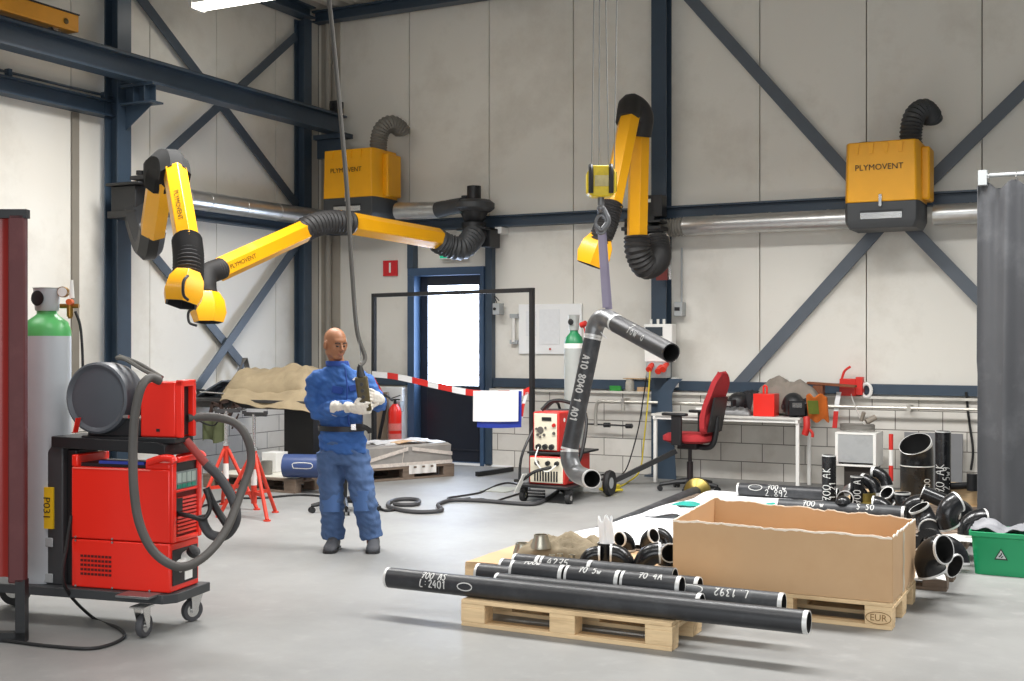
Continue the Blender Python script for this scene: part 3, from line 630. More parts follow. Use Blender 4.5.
solo('protective_rag', G().sheet(rag, 16, 8, .006), mat('white_cloth', 'e6e6e6', .9, bump=.2), 'white rag wrapped where the sling holds the hanging pipe', 'cloth')

# control pendant and its cable
PD = at(363.5, 394, 8.46)
K = thing('hoist_pendant', 'yellow and black hoist control pendant held by the worker', 'remote control', PD)
tilt = Matrix.Rotation(math.radians(-8), 3, 'Y') 
RR = R3 @ tilt
obj('pendant_body', G().box(PD, (.088, .06, .25), RR), mat('pendant_olive', '4a3f18', .5, var=.3, vs=15, dirt='1a1a16', ds=20, damt=.8), K, bev=.012)
obj('cable_gland', G().cyl(PD+RR @ Vector((0, 0, .12)), PD+RR @ Vector((0, 0, .2)), .034, .018, n=12), BLK, K)
for i in range(4): obj('push_button', G().cyl(PD+RR @ Vector((.0, -.028, .07-.045*i)), PD+RR @ Vector((.0, -.04, .07-.045*i)), .013, n=10), BLK, K)
top = PD+RR @ Vector((0, 0, .2))
g = G(); g.tube(cr([top, at(365, 357, 8.5), at(357, 330, 8.5), at(352, 270, 8.5), at(347, 190, 8.5), at(340, 110, 8.5), at(329, 0, 8.5), at(320, -60, 8.5)], 8), .016, 8)
solo('pendant_cable', g, mat('pendant_cable_grey', '55534f', .6), 'long grey control cable hanging from the roof to the pendant', 'cable')
g = G(); g.tube(cr([PD+RR @ Vector((-.03, 0, .12)), at(361, 362, 8.49), at(358, 335, 8.49), at(355, 300, 8.49)], 8), .004, 6)
solo('strain_rope', g, CHROME, 'thin steel strain rope beside the pendant cable', 'rope')

# ================================================================== PALLETS AND PIPES
def make_pallet(name, label, loc, rz, m, group=None):
    t = thing(name, label, 'pallet', loc, rz, group, local=True)
    for y, w in ((-.33, .145), (-.165, .1), (0, .145), (.165, .1), (.33, .145)): obj('deck_board', G().bx(-.6, .6, y-w/2, y+w/2, .122, .144), m, t, bev=.003)
    for x in (-.53, 0, .53): obj('cross_board', G().bx(x-.0725, x+.0725, -.4, .4, .1, .122), m, t, bev=.002)
    for x, w in ((-.53, .145), (0, .145), (.53, .145)):
        for y, h in ((-.35, .1), (0, .145), (.35, .1)): obj('block', G().bx(x-w/2, x+w/2, y-h/2, y+h/2, .022, .1), m, t, bev=.003)
    for y, w in ((-.35, .1), (0, .145), (.35, .1)): obj('base_board', G().bx(-.6, .6, y-w/2, y+w/2, 0, .022), m, t, bev=.002)
    return t
P1 = make_pallet('wooden_pallet', 'fresh wooden pallet in the foreground under the longest black pipe', (-2.59, 6.03, 0), 0, WOOD)
def pcopy(src, label, loc, rz=0, group=None):
    c = dup(src); c.location = loc; c.rotation_euler = (0, 0, rz); c['label'] = label
    if 'group' in c: del c['group']
    if group: c['group'] = group
    return c
P2 = pcopy(P1, 'fresh wooden pallet under the large open cardboard box', (-1.69, 6.97, 0), .0)
ms = obj('burned_stamp', G().merge(text_g('EUR', .05, fn=on_plane((.53, -.4, .06), (1, 0, 0), (0, 0, 1), (0, -1, 0), .003))).merge(stroke_g(ellipse2(0, 0, .066, .032), on_plane((.53, -.4, .06), (1, 0, 0), (0, 0, 1), (0, -1, 0), .003), .004)), mat('burn_mark', '8a6a42', .9), P2, (0, 0, 0))
P4 = pcopy(P1, 'wooden pallet under the elbows and crumpled cloth, left of the cardboard box', (-3.1, 6.98, 0))
P3 = make_pallet('wooden_pallet', 'weathered brown pallet under the heap of elbows beside the green bin', (-1.56, 8.14, 0), 0, WOODD)
P5 = pcopy(P3, 'weathered pallet under the near end of the white sheet', (-2.87, 7.9, 0))
P6 = pcopy(P3, 'weathered pallet under the middle of the white sheet', (-2.87, 8.9, 0))
P7 = pcopy(P3, 'weathered pallet under the far end of the white sheet', (-2.87, 10.1, 0))
P9 = pcopy(P3, 'weathered pallet under the mitred elbow bundle behind the cardboard box', (-1.62, 9.46, 0))
P11 = pcopy(P3, 'weathered pallet between the mitred elbow bundle and the farthest pallet', (-1.62, 10.3, 0))
P10 = pcopy(P1, 'pale pallet below the tall black pipe beside the curtain', (-1.6, 11.15, 0))
R4 = .0572
def strpipe(Y, z, x0, x1, label, m=PIPE, r=R4, marks=(), group=None, bands=(1, 1), facing=(0, -1, .6)):
    a, b = Vector((x0, Y, z)), Vector((x1, Y, z)); d = (b-a).normalized()
    g = G().pipe([a, a+d*(.016 if bands[0] else .001), b-d*(.022 if bands[1] else .001), b], r, n=26, ends=bands)
    o = solo('steel_pipe', g, [m, BARE, INNER], label, 'pipe', group)
    for s, t, size, y0, flip in marks:
        if s == 'O': gg = stroke_g(ellipse2(0, y0, size, size*.45), on_cyl(a, b, r, t, facing, flip=flip), .006)
        else: gg = chalk(s, on_cyl(a, b, r, t, facing, flip=flip), size, .0065, y0=y0)
        obj('chalk_marking', gg, CHALK, o)
    return o
X = lambda px, Y: on_y(px, 0, Y).x
strpipe(5.70, .2015, X(388, 5.7), X(809, 5.7), 'longest black steel pipe, lying across the front of the foreground pallet', PIPE, marks=[('700 AS', .33, .04, .018, 1), ('L:2401', .33, .042, -.028, 1), ('O', .53, .045, -.025, 1)])
strpipe(5.84, .2015, X(497, 5.84), X(702, 5.84), 'black pipe just behind the longest pipe, its bare right end showing')
strpipe(6.04, .2015, X(478, 6.04), X(560, 6.04), 'black pipe lying behind the longest pipe with its bare end furthest left on the pallet')
strpipe(6.04, .2015, X(683, 6.04), X(784, 6.04), 'grey black pipe marked 1392 upside down beside the cardboard box', PIPEG, marks=[('L.1392', .27, .045, 0, -1), ('O', .06, .06, 0, 1)], facing=(0, -1, 1))
Dl = 'short black pipe with bare ends, %s of three in a row atop'
strpipe(5.94, .2585, X(513, 5.94), X(565, 5.94), Dl % 'leftmost', marks=[('700w', .13, .04, .02, 1)], facing=(0, -.6, 1))
strpipe(5.94, .2585, X(567.5, 5.94), X(621, 5.94), Dl % 'middle', marks=[('70 5w', .15, .04, .0, 1)], facing=(0, -.6, 1))
strpipe(5.94, .2585, X(623, 5.94), X(682, 5.94), Dl % 'rightmost', marks=[('70 4A', .17, .04, .0, 1)], facing=(0, -.6, 1))
strpipe(6.24, .2015, X(590, 6.24), X(700, 6.24), 'black pipe with a bare right end lying between the pipe stack and the box')
strpipe(6.24, .2015, X(502, 6.24), X(575, 6.24), 'black pipe low in the stack below the marked 4275 pipe')
strpipe(6.14, .2585, X(515, 6.14), X(541, 6.14), 'shortest black pipe piece with two pale ends, by the small cones')
strpipe(6.14, .2585, X(542.5, 6.14), X(593, 6.14), 'short black pipe marked 4275 in front of the crumpled cloth', marks=[('4275', .12, .05, 0, 1)], facing=(0, -1, .8))
strpipe(6.14, .2585, X(594, 6.14), X(675, 6.14), 'plain black pipe without bare ends on top of the stack', PIPEG, bands=(0, 0))
# cardboard on the pallet behind
def card(u, v): return Vector((-3.68+1.16*u, 6.55+.84*v, .15+.004*math.sin(u*9)+.004*noise.noise(Vector((u*4, v*4, 0)))))
solo('cardboard_sheet', G().sheet(card, 14, 8, .004), CARD, 'flat brown cardboard sheet under the elbows left of the box', 'cardboard')

# large cardboard box
def cbox():
    t = thing('cardboard_box', 'large open brown cardboard box with torn rim on a pallet', 'box', (-1.69, 6.97, .146), 0, None)
    x0, x1, y0, y1, z0 = -2.315, -1.09, 6.58, 7.36, .146
    random.seed(3)
    def side(a, b, h0, h1, n, rough, name):
        a, b = Vector(a), Vector(b); d = b-a; nn = Vector((d.y, -d.x, 0)).normalized(); top = []; hs = []
        for i in range(n+1):
            u = i/n; h = h0+(h1-h0)*u+rough*noise.noise(Vector((u*14, a.x*3, a.y)))+rough*.8*noise.noise(Vector((u*40, 5, 0))); hs.append(h)
        vs = []; fs = []; ms = []
        for i in range(n+1):
            p = a+d*(i/n); k = nn*.0035
            vs += [p+k, p-k, p-k+Vector((0, 0, hs[i])), p+k+Vector((0, 0, hs[i])), p+k*1.05+Vector((0, 0, hs[i]-.008-.01*abs(noise.noise(Vector((i*.9, 2, a.x)))))), p-k*1.05+Vector((0, 0, hs[i]-.006))]
        for i in range(n):
            o, q = 6*i, 6*i+6
            fs += [(o, q, q+4, o+4), (o+4, q+4, q+3, o+3), (o+3, q+3, q+2, o+2), (o+2, q+2, q+5, o+5), (o+5, q+5, q+1, o+1), (o+1, q+1, q, o)]; ms += [0, 1, 1, 1, 0, 0]
        fs += [(0, 4, 3, 2, 5, 1), tuple(reversed((6*n, 6*n+4, 6*n+3, 6*n+2, 6*n+5, 6*n+1)))]; ms += [0, 0]
        return obj(name, G().add(vs, fs, ms), [CARD, TORN], t, ang=30)
    side((x0, y0, z0), (x1, y0, z0), .36, .35, 60, .009, 'front_wall')
    side((x1, y0, z0), (x1, y1, z0), .355, .345, 30, .012, 'right_wall')
    side((x1, y1, z0), (x0, y1, z0), .345, .39, 60, .012, 'back_wall')
    side((x0, y1, z0), (x0, y0, z0), .40, .36, 30, .003, 'left_wall')
    obj('bottom', G().bx(x0, x1, y0, y1, z0, z0+.006), CARD, t)
    obj('packing_tape', G().add([(x1+.005, 6.9+.05*(i % 2)+.012*math.sin(j*2.1), z0+.33-.33*j/8) for j in range(9) for i in range(2)], [(2*j, 2*j+1, 2*j+3, 2*j+2) for j in range(8)]), mat('clear_tape', 'd8cbb2', .25, var=.1), t)
cbox()

# white sheets over the pallets
def wsheet(u, v):
    x = -3.5+.42*v*0+1.3*v+.16*u*(1-v); y = 7.52+3.1*u
    return Vector((x-.02*math.sin(u*14), y, .163+.008*noise.noise(Vector((u*6, v*5, 1)))+.006*math.sin(u*22+v*3)))
solo('white_sheet', G().sheet(wsheet, 50, 16, .003), mat('white_plastic_sheet', 'f1f2f4', .5, var=.02, bump=.1, bs=8), 'white plastic sheet spread over the pallets behind the cardboard box', 'sheet')
def teal(u, v): return Vector((-3.3+.9*u+.1*math.sin(u*7), 9.3+.18*v+.25*u+.05*math.sin(u*9), .19+.03*noise.noise(Vector((u*9, v*3, 4)))+.012*math.sin(u*30)))
solo('teal_strap', G().sheet(teal, 40, 5, .003), mat('teal_plastic', '2f9c90', .4, var=.15), 'crumpled teal plastic film lying on the white sheet', 'plastic film')
def wl(u, v): return Vector((-3.35+1.1*u, 8.75+.4*v+.12*u, .185+.03*noise.noise(Vector((u*6, v*3, 9)))+.012*math.sin(u*12)))
solo('white_sheet', G().sheet(wl, 30, 6, .003), MATS['white_plastic_sheet'], 'smaller crumpled white film on the sheet beside the teal strap', 'sheet')
# long dark hose-like tube with flange
a = on_z(604, 531, .06); b = on_z(696, 492, .09)
t = thing('flanged_pipe', 'long dark pipe with a brass flange end lying left of the white sheet', 'pipe', a)
d = (b-a).normalized()
obj('tube', G().tube([a-d*.9, a, a.lerp(b, .5), b], .055, 18), PIPEG, t)
obj('flange', G().lathe([(.055, 0), (.09, .02), (.13, .05), (.13, .09), (.1, .1), (.1, .16), (.075, .16), (.075, .02)], b-d*.02, d, 26, closed=True), mat('brass_flange', '8a7a3e', .35, metal=.7, var=.2, vs=14), t)

# ---- elbows
def elbow_g(r, ang=90, R=None, leg=.03, t=.007, seg=9):
    R = R or r*3; A = math.radians(ang); P = [Vector((R, -leg, 0)), Vector((R, -leg+.014, 0))] if leg else []
    P += [Vector((R*math.cos(A*i/seg), R*math.sin(A*i/seg), 0)) for i in range(seg+1)]
    if leg: e = P[-1]; dd = Vector((-math.sin(A), math.cos(A), 0)); P += [e+dd*(leg-.014), e+dd*leg]
    g = G().pipe(P, r, n=22); return g.xf(Matrix.Translation((-R*math.cos(A/2), -R*math.sin(A/2), 0)))
def M(loc, rx=0, ry=0, rz=0): return Matrix.Translation(loc) @ Euler(tuple(math.radians(a) for a in (rx, ry, rz))).to_matrix().to_4x4()
from mathutils.bvhtree import BVHTree
PILE = []
def settle(g, ground):
    """lower a fitting until it rests on the ground plane or on a fitting placed before it"""
    zm = min(v[2] for v in g.v); drop = 0
    T = lambda dz: BVHTree.FromPolygons([(a, b, c-dz) for a, b, c in g.v], g.f)
    while drop < zm-ground:
        t = T(drop+.006)
        if any(t.overlap(q) for q in PILE): break
        drop += .006
    g.xf(Matrix.Translation((0, 0, -min(drop, max(0, zm-ground))))); PILE.append(BVHTree.FromPolygons(g.v, g.f)); return g
def elbow(loc, rot, r, label, ang=90, m=FIT, group=None, R=None, name='pipe_elbow', leg=.03, ground=.158):
    g = elbow_g(r, ang, R, leg); g.xf(M(loc, *rot)); settle(g, ground)
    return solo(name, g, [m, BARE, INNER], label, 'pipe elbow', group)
def put(px, py, z): return on_z(px, py, z)
# elbows on the pallet left of the box: base height .155
zb = .155
els = [((622, 556), .07, (90, 0, 20), 'black elbow standing right behind the white-sleeved pipe'), ((648, 557), .075, (80, 0, 200), 'black elbow with its bare open end facing left, beside the box corner'),
       ((668, 553), .07, (90, 0, 120), 'black elbow half hidden by the left corner of the cardboard box'), ((626, 540), .06, (90, 0, 70), 'black elbow behind the others with its back to the white sheet'),
       ((648, 541), .06, (90, 20, 160), 'black elbow in the second row near the white sheet'), ((664, 537), .055, (75, 0, 30), 'small black elbow in the last row beside the box'),
       ((590, 556), .06, (90, 0, 200), 'black elbow with a wide pale ring left of the white-sleeved pipe')]
for (px, py), r, rot, lab in els:
    r *= .84; p = put(px, py, zb+r*1.5); elbow(p, rot, r, lab, R=r*1.45, leg=.012)
# vertical pipe with white plastic sleeve
p = on_z(606, 567, .155)
t = thing('sleeved_pipe', 'short upright black pipe with a white plastic sleeve sticking out', 'pipe', (p.x, p.y, .155))
obj('pipe_body', G().pipe([(p.x, p.y, .155), (p.x, p.y, .17), (p.x, p.y, .29), (p.x, p.y, .305)], .054, n=24, ends=(0, 0)), [FIT, BARE, INNER], t)
def sleeve(u, v):
    a = u*2*PI; rr = .038+.008*math.sin(3*a+v*3)+.004*math.sin(7*a); return Vector((p.x+rr*math.cos(a), p.y+rr*math.sin(a), .25+v*.2+(.02*math.sin(4*a) if v > .9 else 0)))
obj('plastic_sleeve', G().sheet(sleeve, 32, 8, .003), mat('white_sleeve', 'f6f7f8', .4, var=.02), t)
# crumpled cloth
def crumple(cx, cy, z0, sx, sy, h, seed, k=3.2):
    def fn(u, v):
        x, y = u*2-1, v*2-1; e = max(0, 1-(x*x)**1.5)*max(0, 1-(y*y)**1.5)
        n = noise.turbulence(Vector((u*k+seed, v*k, seed)), 4, True)
        return Vector((cx+sx*x*(1+.12*noise.noise(Vector((v*4, seed, 0)))), cy+sy*y*(1+.15*noise.noise(Vector((u*4, 0, seed)))), z0+h*math.sqrt(e)*(.62+.42*n)+.004))
    return fn
p = on_z(565, 557, .16)
solo('crumpled_cloth', G().sheet(crumple(p.x+.03, p.y, .158, .3, .19, .15, 2.3, 5.5), 44, 30, .004), mat('brown_cloth', '8d8069', .9, var=.12, bump=.2, bs=90, dirt='5e5444', ds=8, damt=.6), 'crumpled brown protective cloth among the fittings on the pallet', 'cloth', ang=60)
for (px, py), s, lab in (((522, 556), 1, 'small bare metal cone reducer at the left edge of the fittings'), ((541, 548), 1.05, 'small dark-mouthed reducer on top of the crumpled cloth'), ((585, 559), .9, 'bright bare reducer lying just left of the pale-ringed elbow')):
    q = on_z(px, py, .155+.0); zz = .155 if s != 1.05 else .24
    if s == 1.05: q = on_z(px, py, .24)
    solo('cone_reducer', G().lathe([(.06*s, 0), (.058*s, .025), (.043*s, .07), (.043*s, .085), (.036*s, .085), (.036*s, .07), (.05*s, .02), (.05*s, 0)], (q.x, q.y, zz), n=22, closed=True), mat('bare_fitting', 'a9a698', .3, metal=.7, var=.12), lab, 'reducer')
for px, py, lab in ((552, 562, 'small bright stub sleeve under the left fold of the cloth'), ((560), 561, 'small bright stub sleeve under the middle of the cloth'), (572, 562, 'small bright stub sleeve under the right fold of the cloth')):
    q = on_z(px, py+4, .155); solo('stub_sleeve', G().lathe([(.014, 0), (.014, .05), (.02, .05), (.02, .07), (.01, .07), (.01, 0)], (q.x, q.y, .155), n=14, closed=True), MATS['bare_fitting'], lab, 'fitting')

# ---- heap on the weathered pallet by the bin
heap = [((931, 535), .085, .42, (70, 10, 150), 90, 'black elbow on the heap facing the camera like a ring, nearest the cardboard box'),
        ((953, 550), .065, .27, (80, 0, 20), 90, 'black elbow on the heap edge with two bare ends next to the bin'),
        ((926, 512), .075, .34, (20, 60, 30), 90, 'upper black elbow leaning on the heap behind the box corner'),
        ((948, 512), .075, .36, (90, 25, 215), 90, 'black elbow high on the heap with its round opening facing right'),
        ((960, 500), .08, .35, (90, -20, 60), 90, 'black elbow at the back of the heap arching over the others'),
        ((972, 516), .07, .3, (90, 0, 210), 90, 'black elbow at the right of the heap touching the curtain bottom'),
        ((938, 560), .075, .22, (15, 0, 60), 90, 'black elbow lying flat at the bottom front of the heap'),
        ((918, 548), .07, .24, (60, 0, 100), 90, 'black elbow squeezed against the right side of the box')]
for (px, py), r, z, rot, a, lab in sorted(heap, key=lambda q: q[2]):
    p = put(px, py, max(.15+r, z)); elbow(p, rot, r, lab, a, R=r*1.5, leg=.02)
# ring flange
p = put(929, 545, .28); solo('ring_flange', G().lathe([(.045, -.02), (.095, -.02), (.105, 0), (.095, .03), (.045, .03)], p, Vector((-.3, -1, .35)), 30, closed=True), [FIT], 'thick black ring flange leaning on the heap by the box', 'flange')
# paper sheets on that pallet
def paper(x, y, sx, sy, a): 
    def fn(u, v):
        p = Matrix.Rotation(a, 3, 'Z') @ Vector(((u-.5)*sx, (v-.5)*sy, 0)); return Vector((x+p.x, y+p.y, .15+.01*noise.noise(Vector((u*3, v*3, x)))+.01*u*v))
    return fn
p = on_z(918, 575, .15); solo('paper_sheet', G().sheet(paper(p.x, p.y, .3, .25, .2), 8, 8, .002), WHITE, 'white paper sheet on the near edge of the weathered pallet', 'paper')
p = on_z(962, 538, .15); solo('paper_sheet', G().sheet(paper(p.x, p.y, .35, .28, .6), 8, 8, .002), WHITE, 'white paper sheet under the heap near the green bin', 'paper')
# ---- pieces behind the box
def vpipe(px, pyb, pyt, r, z0, label, marks, m=FIT, lean=0, bands=(0, 1)):
    p = on_z(px, pyb, z0); dd = -p.x*sY+p.y*cY; z1 = CAM_H-(pyt-340.5)*dd/FPX
    a, b = Vector((p.x, p.y, z0)), Vector((p.x+lean, p.y, z1)); u = (b-a).normalized()
    o = solo('upright_pipe', G().pipe([a, a+u*.01, b-u*.01, b], r, n=26, ends=bands), [m, BARE, INNER], label, 'pipe')
    for s, t, size, y0 in marks: obj('chalk_marking', chalk(s, on_cyl(a, b, r, t, TOCAM(p), flip=1), size, .007, y0=y0), CHALK, o)
    return p
vpipe(829, 506, 455, .058, .165, 'upright black pipe marked 700 AK standing on the white sheet', [('700 AK', .19, .07, .025), ('1.21', .14, .055, -.03)])
vpipe(943, 503, 431, .065, .165, 'tallest upright black pipe, beside the grey panel and curtain', [('70 AK', .22, .075, .03), ('2.5w9', .22, .06, -.03)])
vpipe(857, 505, 476, .055, .165, 'stubby upright black pipe marked 700 between the elbows', [('700 A', .12, .06, 0)])
strpipe(10.35, .225, X(738, 10.35), X(838, 10.35), 'black pipe marked 892 lying on the far part of the white sheet', marks=[('700 w', .36, .05, .022, 1), ('2.892', .36, .06, -.035, 1), ('O', .17, .06, .01, 1)], facing=(0, -1, .4))
strpipe(9.45, .225, X(777, 9.45), X(905, 9.45), 'grey black pipe lying just behind the rear wall of the box', PIPEG, marks=[('700 w', .3, .05, 0, 1), ('S S0', .7, .05, 0, 1)], facing=(0, -1, 1))
p = on_z(845, 499, .225); 
solo('steel_pipe', G().pipe([Vector((p.x, p.y, .225)), Vector((p.x, p.y, .225))+Vector((-.1, .9, 0)).normalized()*.02, Vector((p.x, p.y, .225))+Vector((-.05, .5, 0))], .07, n=24, ends=(1, 0)), [FIT, BARE, INNER], 'black pipe with its bare open end facing us right of the 700 AK pipe', 'pipe')
p = on_z(845, 513, .225+.08); solo('domed_cap', G().lathe([(.06, 0), (.06, .02), (.045, .045), (.02, .058), (0, .06)], (X(843, 9.45), 9.45, .275), n=20), FIT, 'small black domed cap resting on the pipe behind the box', 'cap')
# big mitred reducer
p = on_z(917, 494, .15); b0 = Vector((p.x, p.y, .15)); 
prof = G(); r0 = .145
g = G().pipe([b0, b0+Vector((0, 0, .24)), b0+Vector((0, 0, .25)), b0+Vector((0, 0, .3)), b0+Vector((.0, -.005, .38)), b0+Vector((-.005, -.03, .44)), b0+Vector((-.01, -.045, .46))], [r0, r0, r0+.004, r0, r0, r0, r0+.002], n=32, ends=(0, 1))
o = solo('large_pipe_bend', g, [FIT, BARE, INNER], 'widest black pipe bend standing upright with its open mouth up', 'pipe elbow')
obj('welded_joint', G().lathe([(r0-.003, 0), (r0+.006, .006), (r0+.006, .012), (r0-.003, .02)], b0+Vector((0, 0, .25)), n=32), BARE, o)
obj('chalk_marking', chalk('100', on_cyl(b0, b0+Vector((0, 0, .3)), r0+.004, .1, TOCAM(b0)+ux*.6, flip=1), .06, .007), CHALK, o)
# bundle of nested elbows on a flange
p = on_z(872, 500, .2)
for k in range(3):
    elbow(Vector((p.x-.09+.085*k, p.y+.03*k, .37+.012*k)), (90, 0, -18), .05, ('nested black elbow, %s of three arching over the brass flange' % ('leftmost', 'middle', 'rightmost')[k]), R=.13, leg=.0)
solo('brass_ring', G().lathe([(.06, 0), (.12, 0), (.12, .03), (.08, .04), (.08, .11), (.06, .11)], (p.x-.04, p.y-.05, .155), n=26, closed=True), MATS['brass_flange'], 'brass coloured flange below the nested elbows', 'flange')
# angular elbows in the middle
for (px, py), r, z, rot, lab in (((905, 482), .065, .42, (0, 90, 60), 'black mitred elbow in front of the widest bend'), ((884, 508), .065, .24, (90, 0, 0), 'black elbow lying low, left of the mitred elbow'),
                          ((912, 505), .075, .27, (90, 0, 180), 'black elbow with a pale weld ring in front of the widest bend'), ((893, 500), .06, .26, (30, 40, 60), 'black elbow with a slanted silver edge below the nested elbows')):
    elbow(put(px, py, z), rot, r, lab, R=r*1.4, leg=.02)
a, b = put(922, 492, .38), put(965, 510, .26)
solo('steel_pipe', G().pipe([a, a.lerp(b, .02), a.lerp(b, .98), b], .055, n=22), [FIT, BARE, INNER], 'black pipe sloping down to the curtain behind the heap', 'pipe')
def tsup(x): return 0
solo('timber_block', G().bx(-1.35, -1.02, 10.78, 11.1, .145, .3), WOOD, 'pale timber block on the far pallet beside the curtain', 'timber', bev=.004)
p = on_z(966, 476, .4); solo('pipe_clamp', G().cyl((p.x-.2, p.y, .3), (p.x+.12, p.y+.1, .32), .03, n=12).cyl((p.x+.05, p.y, .28), (p.x+.05, p.y, .42), .045, n=12), BLK, 'black pipe clamp on the timber block beside the curtain', 'clamp')

# curtain and bin
cx0 = X(980, 9.5)
t = thing('welding_curtain', 'grey welding curtain hanging from a rail at the right edge', 'curtain', (cx0+.9, 9.5, .1))
def cu(u, v):
    x = cx0-.02+2.0*u; w = .05*math.sin(u*42+.5*math.sin(v*3))+.025*math.sin(u*95+1)*(1-v); return Vector((x+.03*v*(u < .1)*(1 if v > .5 else .6)-.03*v, 9.5+w, 2.70-2.6*v+.03*math.sin(u*60)*(1 if v < .01 else 0)))
obj('curtain_sheet', G().sheet(cu, 180, 24, .004), CURT, t, ang=70)
obj('rail', G().cyl((cx0+.02, 9.5, 2.77), (cx0+2.2, 9.5, 2.77), .016, n=10).bx(cx0-.01, cx0+.05, 9.46, 9.54, 2.7, 2.81), GREYP, t)
obj('rail_post', G().cyl((cx0+2.15, 9.5, 0), (cx0+2.15, 9.5, 2.77), .02, n=10), GREYP, t)
obj('rail_foot', G().bx(cx0+1.9, cx0+2.25, 9.2, 9.8, 0, .03), GREYP, t)
for k in range(11): obj('curtain_ring', G().tube([(cx0+.06+.19*k, 9.5+.03*math.cos(a), 2.755+.03*math.sin(a)) for a in [i*PI/6 for i in range(13)]], .004, 6), CHROME, t)
bc = Vector((X(1003, 8.55), 8.55, 0)); GRN = mat('green_plastic', '169a62', .45, var=.04)
t = thing('green_bin', 'green plastic bin with a small triangle mark under the curtain', 'bin', bc)
def rr(w, d, z, r=.04, n=5):
    P = []
    for cx, cy, a0 in ((w-r, d-r, 0), (-w+r, d-r, 90), (-w+r, -d+r, 180), (w-r, -d+r, 270)):
        for i in range(n+1): a = math.radians(a0+90*i/n); P.append(bc+Vector((cx+r*math.cos(a), cy+r*math.sin(a), z)))
    return P
obj('tub', G().rings([rr(.165, .13, 0), rr(.185, .15, .25), rr(.2, .165, .255), rr(.2, .165, .285), rr(.185, .15, .285), rr(.165, .13, .02)]), GRN, t, bev=.002)
tri = [(-.042, -.032), (.042, -.032), (0, .042)]; fn = on_plane(bc+Vector((.0, -.146, .14)), (1, 0, 0), (0, -.07, 1), (0, -1, .07), .002)
f2n = on_plane(bc+Vector((.0, -.146, .14)), (1, 0, 0), (0, -.07, 1), (0, -1, .07), .004); f3n = on_plane(bc+Vector((.0, -.146, .14)), (1, 0, 0), (0, -.07, 1), (0, -1, .07), .006)
obj('triangle_mark', G().add([fn(a, b) for a, b in tri], [(0, 1, 2)], 0).add([f2n(a*.74, b*.74) for a, b in tri], [(0, 1, 2)], 1).merge(stroke_g([(-.014, -.014), (.0, .0), (.004, .014)], f3n, .007)).merge(stroke_g([(.0, -.018), (.012, -.006)], f3n, .006)), [BLK, mat('mark_grey', 'c3ccc8', .5)], t)
def rag2(u, v): return bc+Vector((-.19+.4*u, -.15+.32*v, .3+.05*noise.noise(Vector((u*4, v*4, 7)))+.02*math.sin(u*9)))
solo('crumpled_bag', G().sheet(rag2, 20, 16, .003), mat('grey_plastic_bag', '85868a', .35, var=.1, vs=20), 'crumpled grey plastic bag stuffed on the green bin', 'bag')

# ================================================================== BACK OF THE HALL: DESK, CHAIR, CABINETS
t = thing('work_desk', 'white steel-legged desk against the back wall, right of the red chair', 'desk', (-3.8, 12.5, 0))
x0, x1, y0, y1 = X(651, 12.25), X(800, 12.25), 12.25, 12.84
obj('desk_top', G().bx(x0, x1, y0, y1, .725, .75), mat('desk_top_grey', 'd3d0c9', .45, var=.04), t, bev=.003)
for x in (x0+.02, x1-.05):
    for y in (y0+.02, y1-.06): obj('leg', G().bx(x, x+.035, y, y+.035, 0, .69), WHITE, t, bev=.002)
obj('frame', G().bx(x0+.02, x1-.02, y0+.02, y0+.05, .69, .725).bx(x0+.02, x1-.02, y1-.06, y1-.03, .69, .725).bx(x0+.02, x0+.05, y0, y1-.03, .69, .725).bx(x1-.05, x1-.02, y0, y1-.03, .69, .725), WHITE, t)
DX = lambda px: X(px, 12.45)
solo('red_toolbox', G().bx(DX(757), DX(778), 12.3, 12.5, .75, .985).tube(cr([(DX(765), 12.4, .985), (DX(765), 12.4, 1.06), (DX(768), 12.4, 1.06), (DX(768), 12.4, .985)], 3), .012, 6), RED, 'red metal box standing on the right half of the desk', 'toolbox', bev=.006)
solo('grey_jacket', G().sheet(crumple(DX(783), 12.66, .78, .36, .16, .42, 5.1, 1.6), 44, 26, .006), mat('grey_brown_cloth', '8b8278', .9, var=.1, bump=.2, dirt='5d564e', ds=5), 'grey-brown work jacket heaped behind the red box on the desk', 'jacket', ang=60)
def helmet(px, y, label, s=1, rz=0, m=BLK):
    g = G().ball((0, 0, .12*s), (.115*s, .14*s, .13*s), 10).bx(-.08*s, .08*s, -.15*s, -.1*s, .02*s, .17*s).cyl((-.12*s, 0, .1*s), (.12*s, 0, .1*s), .03*s, n=12)
    g.xf(Matrix.Translation((DX(px), y, .752)) @ Matrix.Rotation(rz, 4, 'Z')); o = solo('welding_helmet', g, m, label, 'helmet')
    h = G().bx(-.05*s, .05*s, -.155*s, -.15*s, .1*s, .15*s); h.xf(Matrix.Translation((DX(px), y, .752)) @ Matrix.Rotation(rz, 4, 'Z')); obj('visor', h, CHROME, o)
helmet(794, 12.42, 'glossy black welding helmet right of the red box', 1, .5)
helmet(736, 12.55, 'black welding helmet just right of the red chair back', .95, -.6)
helmet(806, 12.55, 'black helmet at the right end of the desk', .8, -.3)
solo('black_bag', G().sheet(crumple(DX(748), 12.65, .755, .22, .14, .3, 8.3, 2.2), 30, 20, .006), mat('black_canvas', '232326', .85, var=.15), 'black canvas bag slumped between the chair back and red box', 'bag', ang=60)
solo('tool_clutter', G().sheet(crumple(DX(738), 12.4, .75, .17, .07, .09, 3.3, 6), 24, 14, .005).merge(G().cyl((DX(728), 12.35, .775), (DX(752), 12.4, .775), .012, n=8)).merge(G().cyl((DX(732), 12.42, .8), (DX(744), 12.36, .78), .02, n=8)), mat('tool_grey', '6a6a6a', .4, metal=.4, var=.3, vs=20), 'small grey hand tools in front of the black helmet on the desk', 'tools', ang=60)
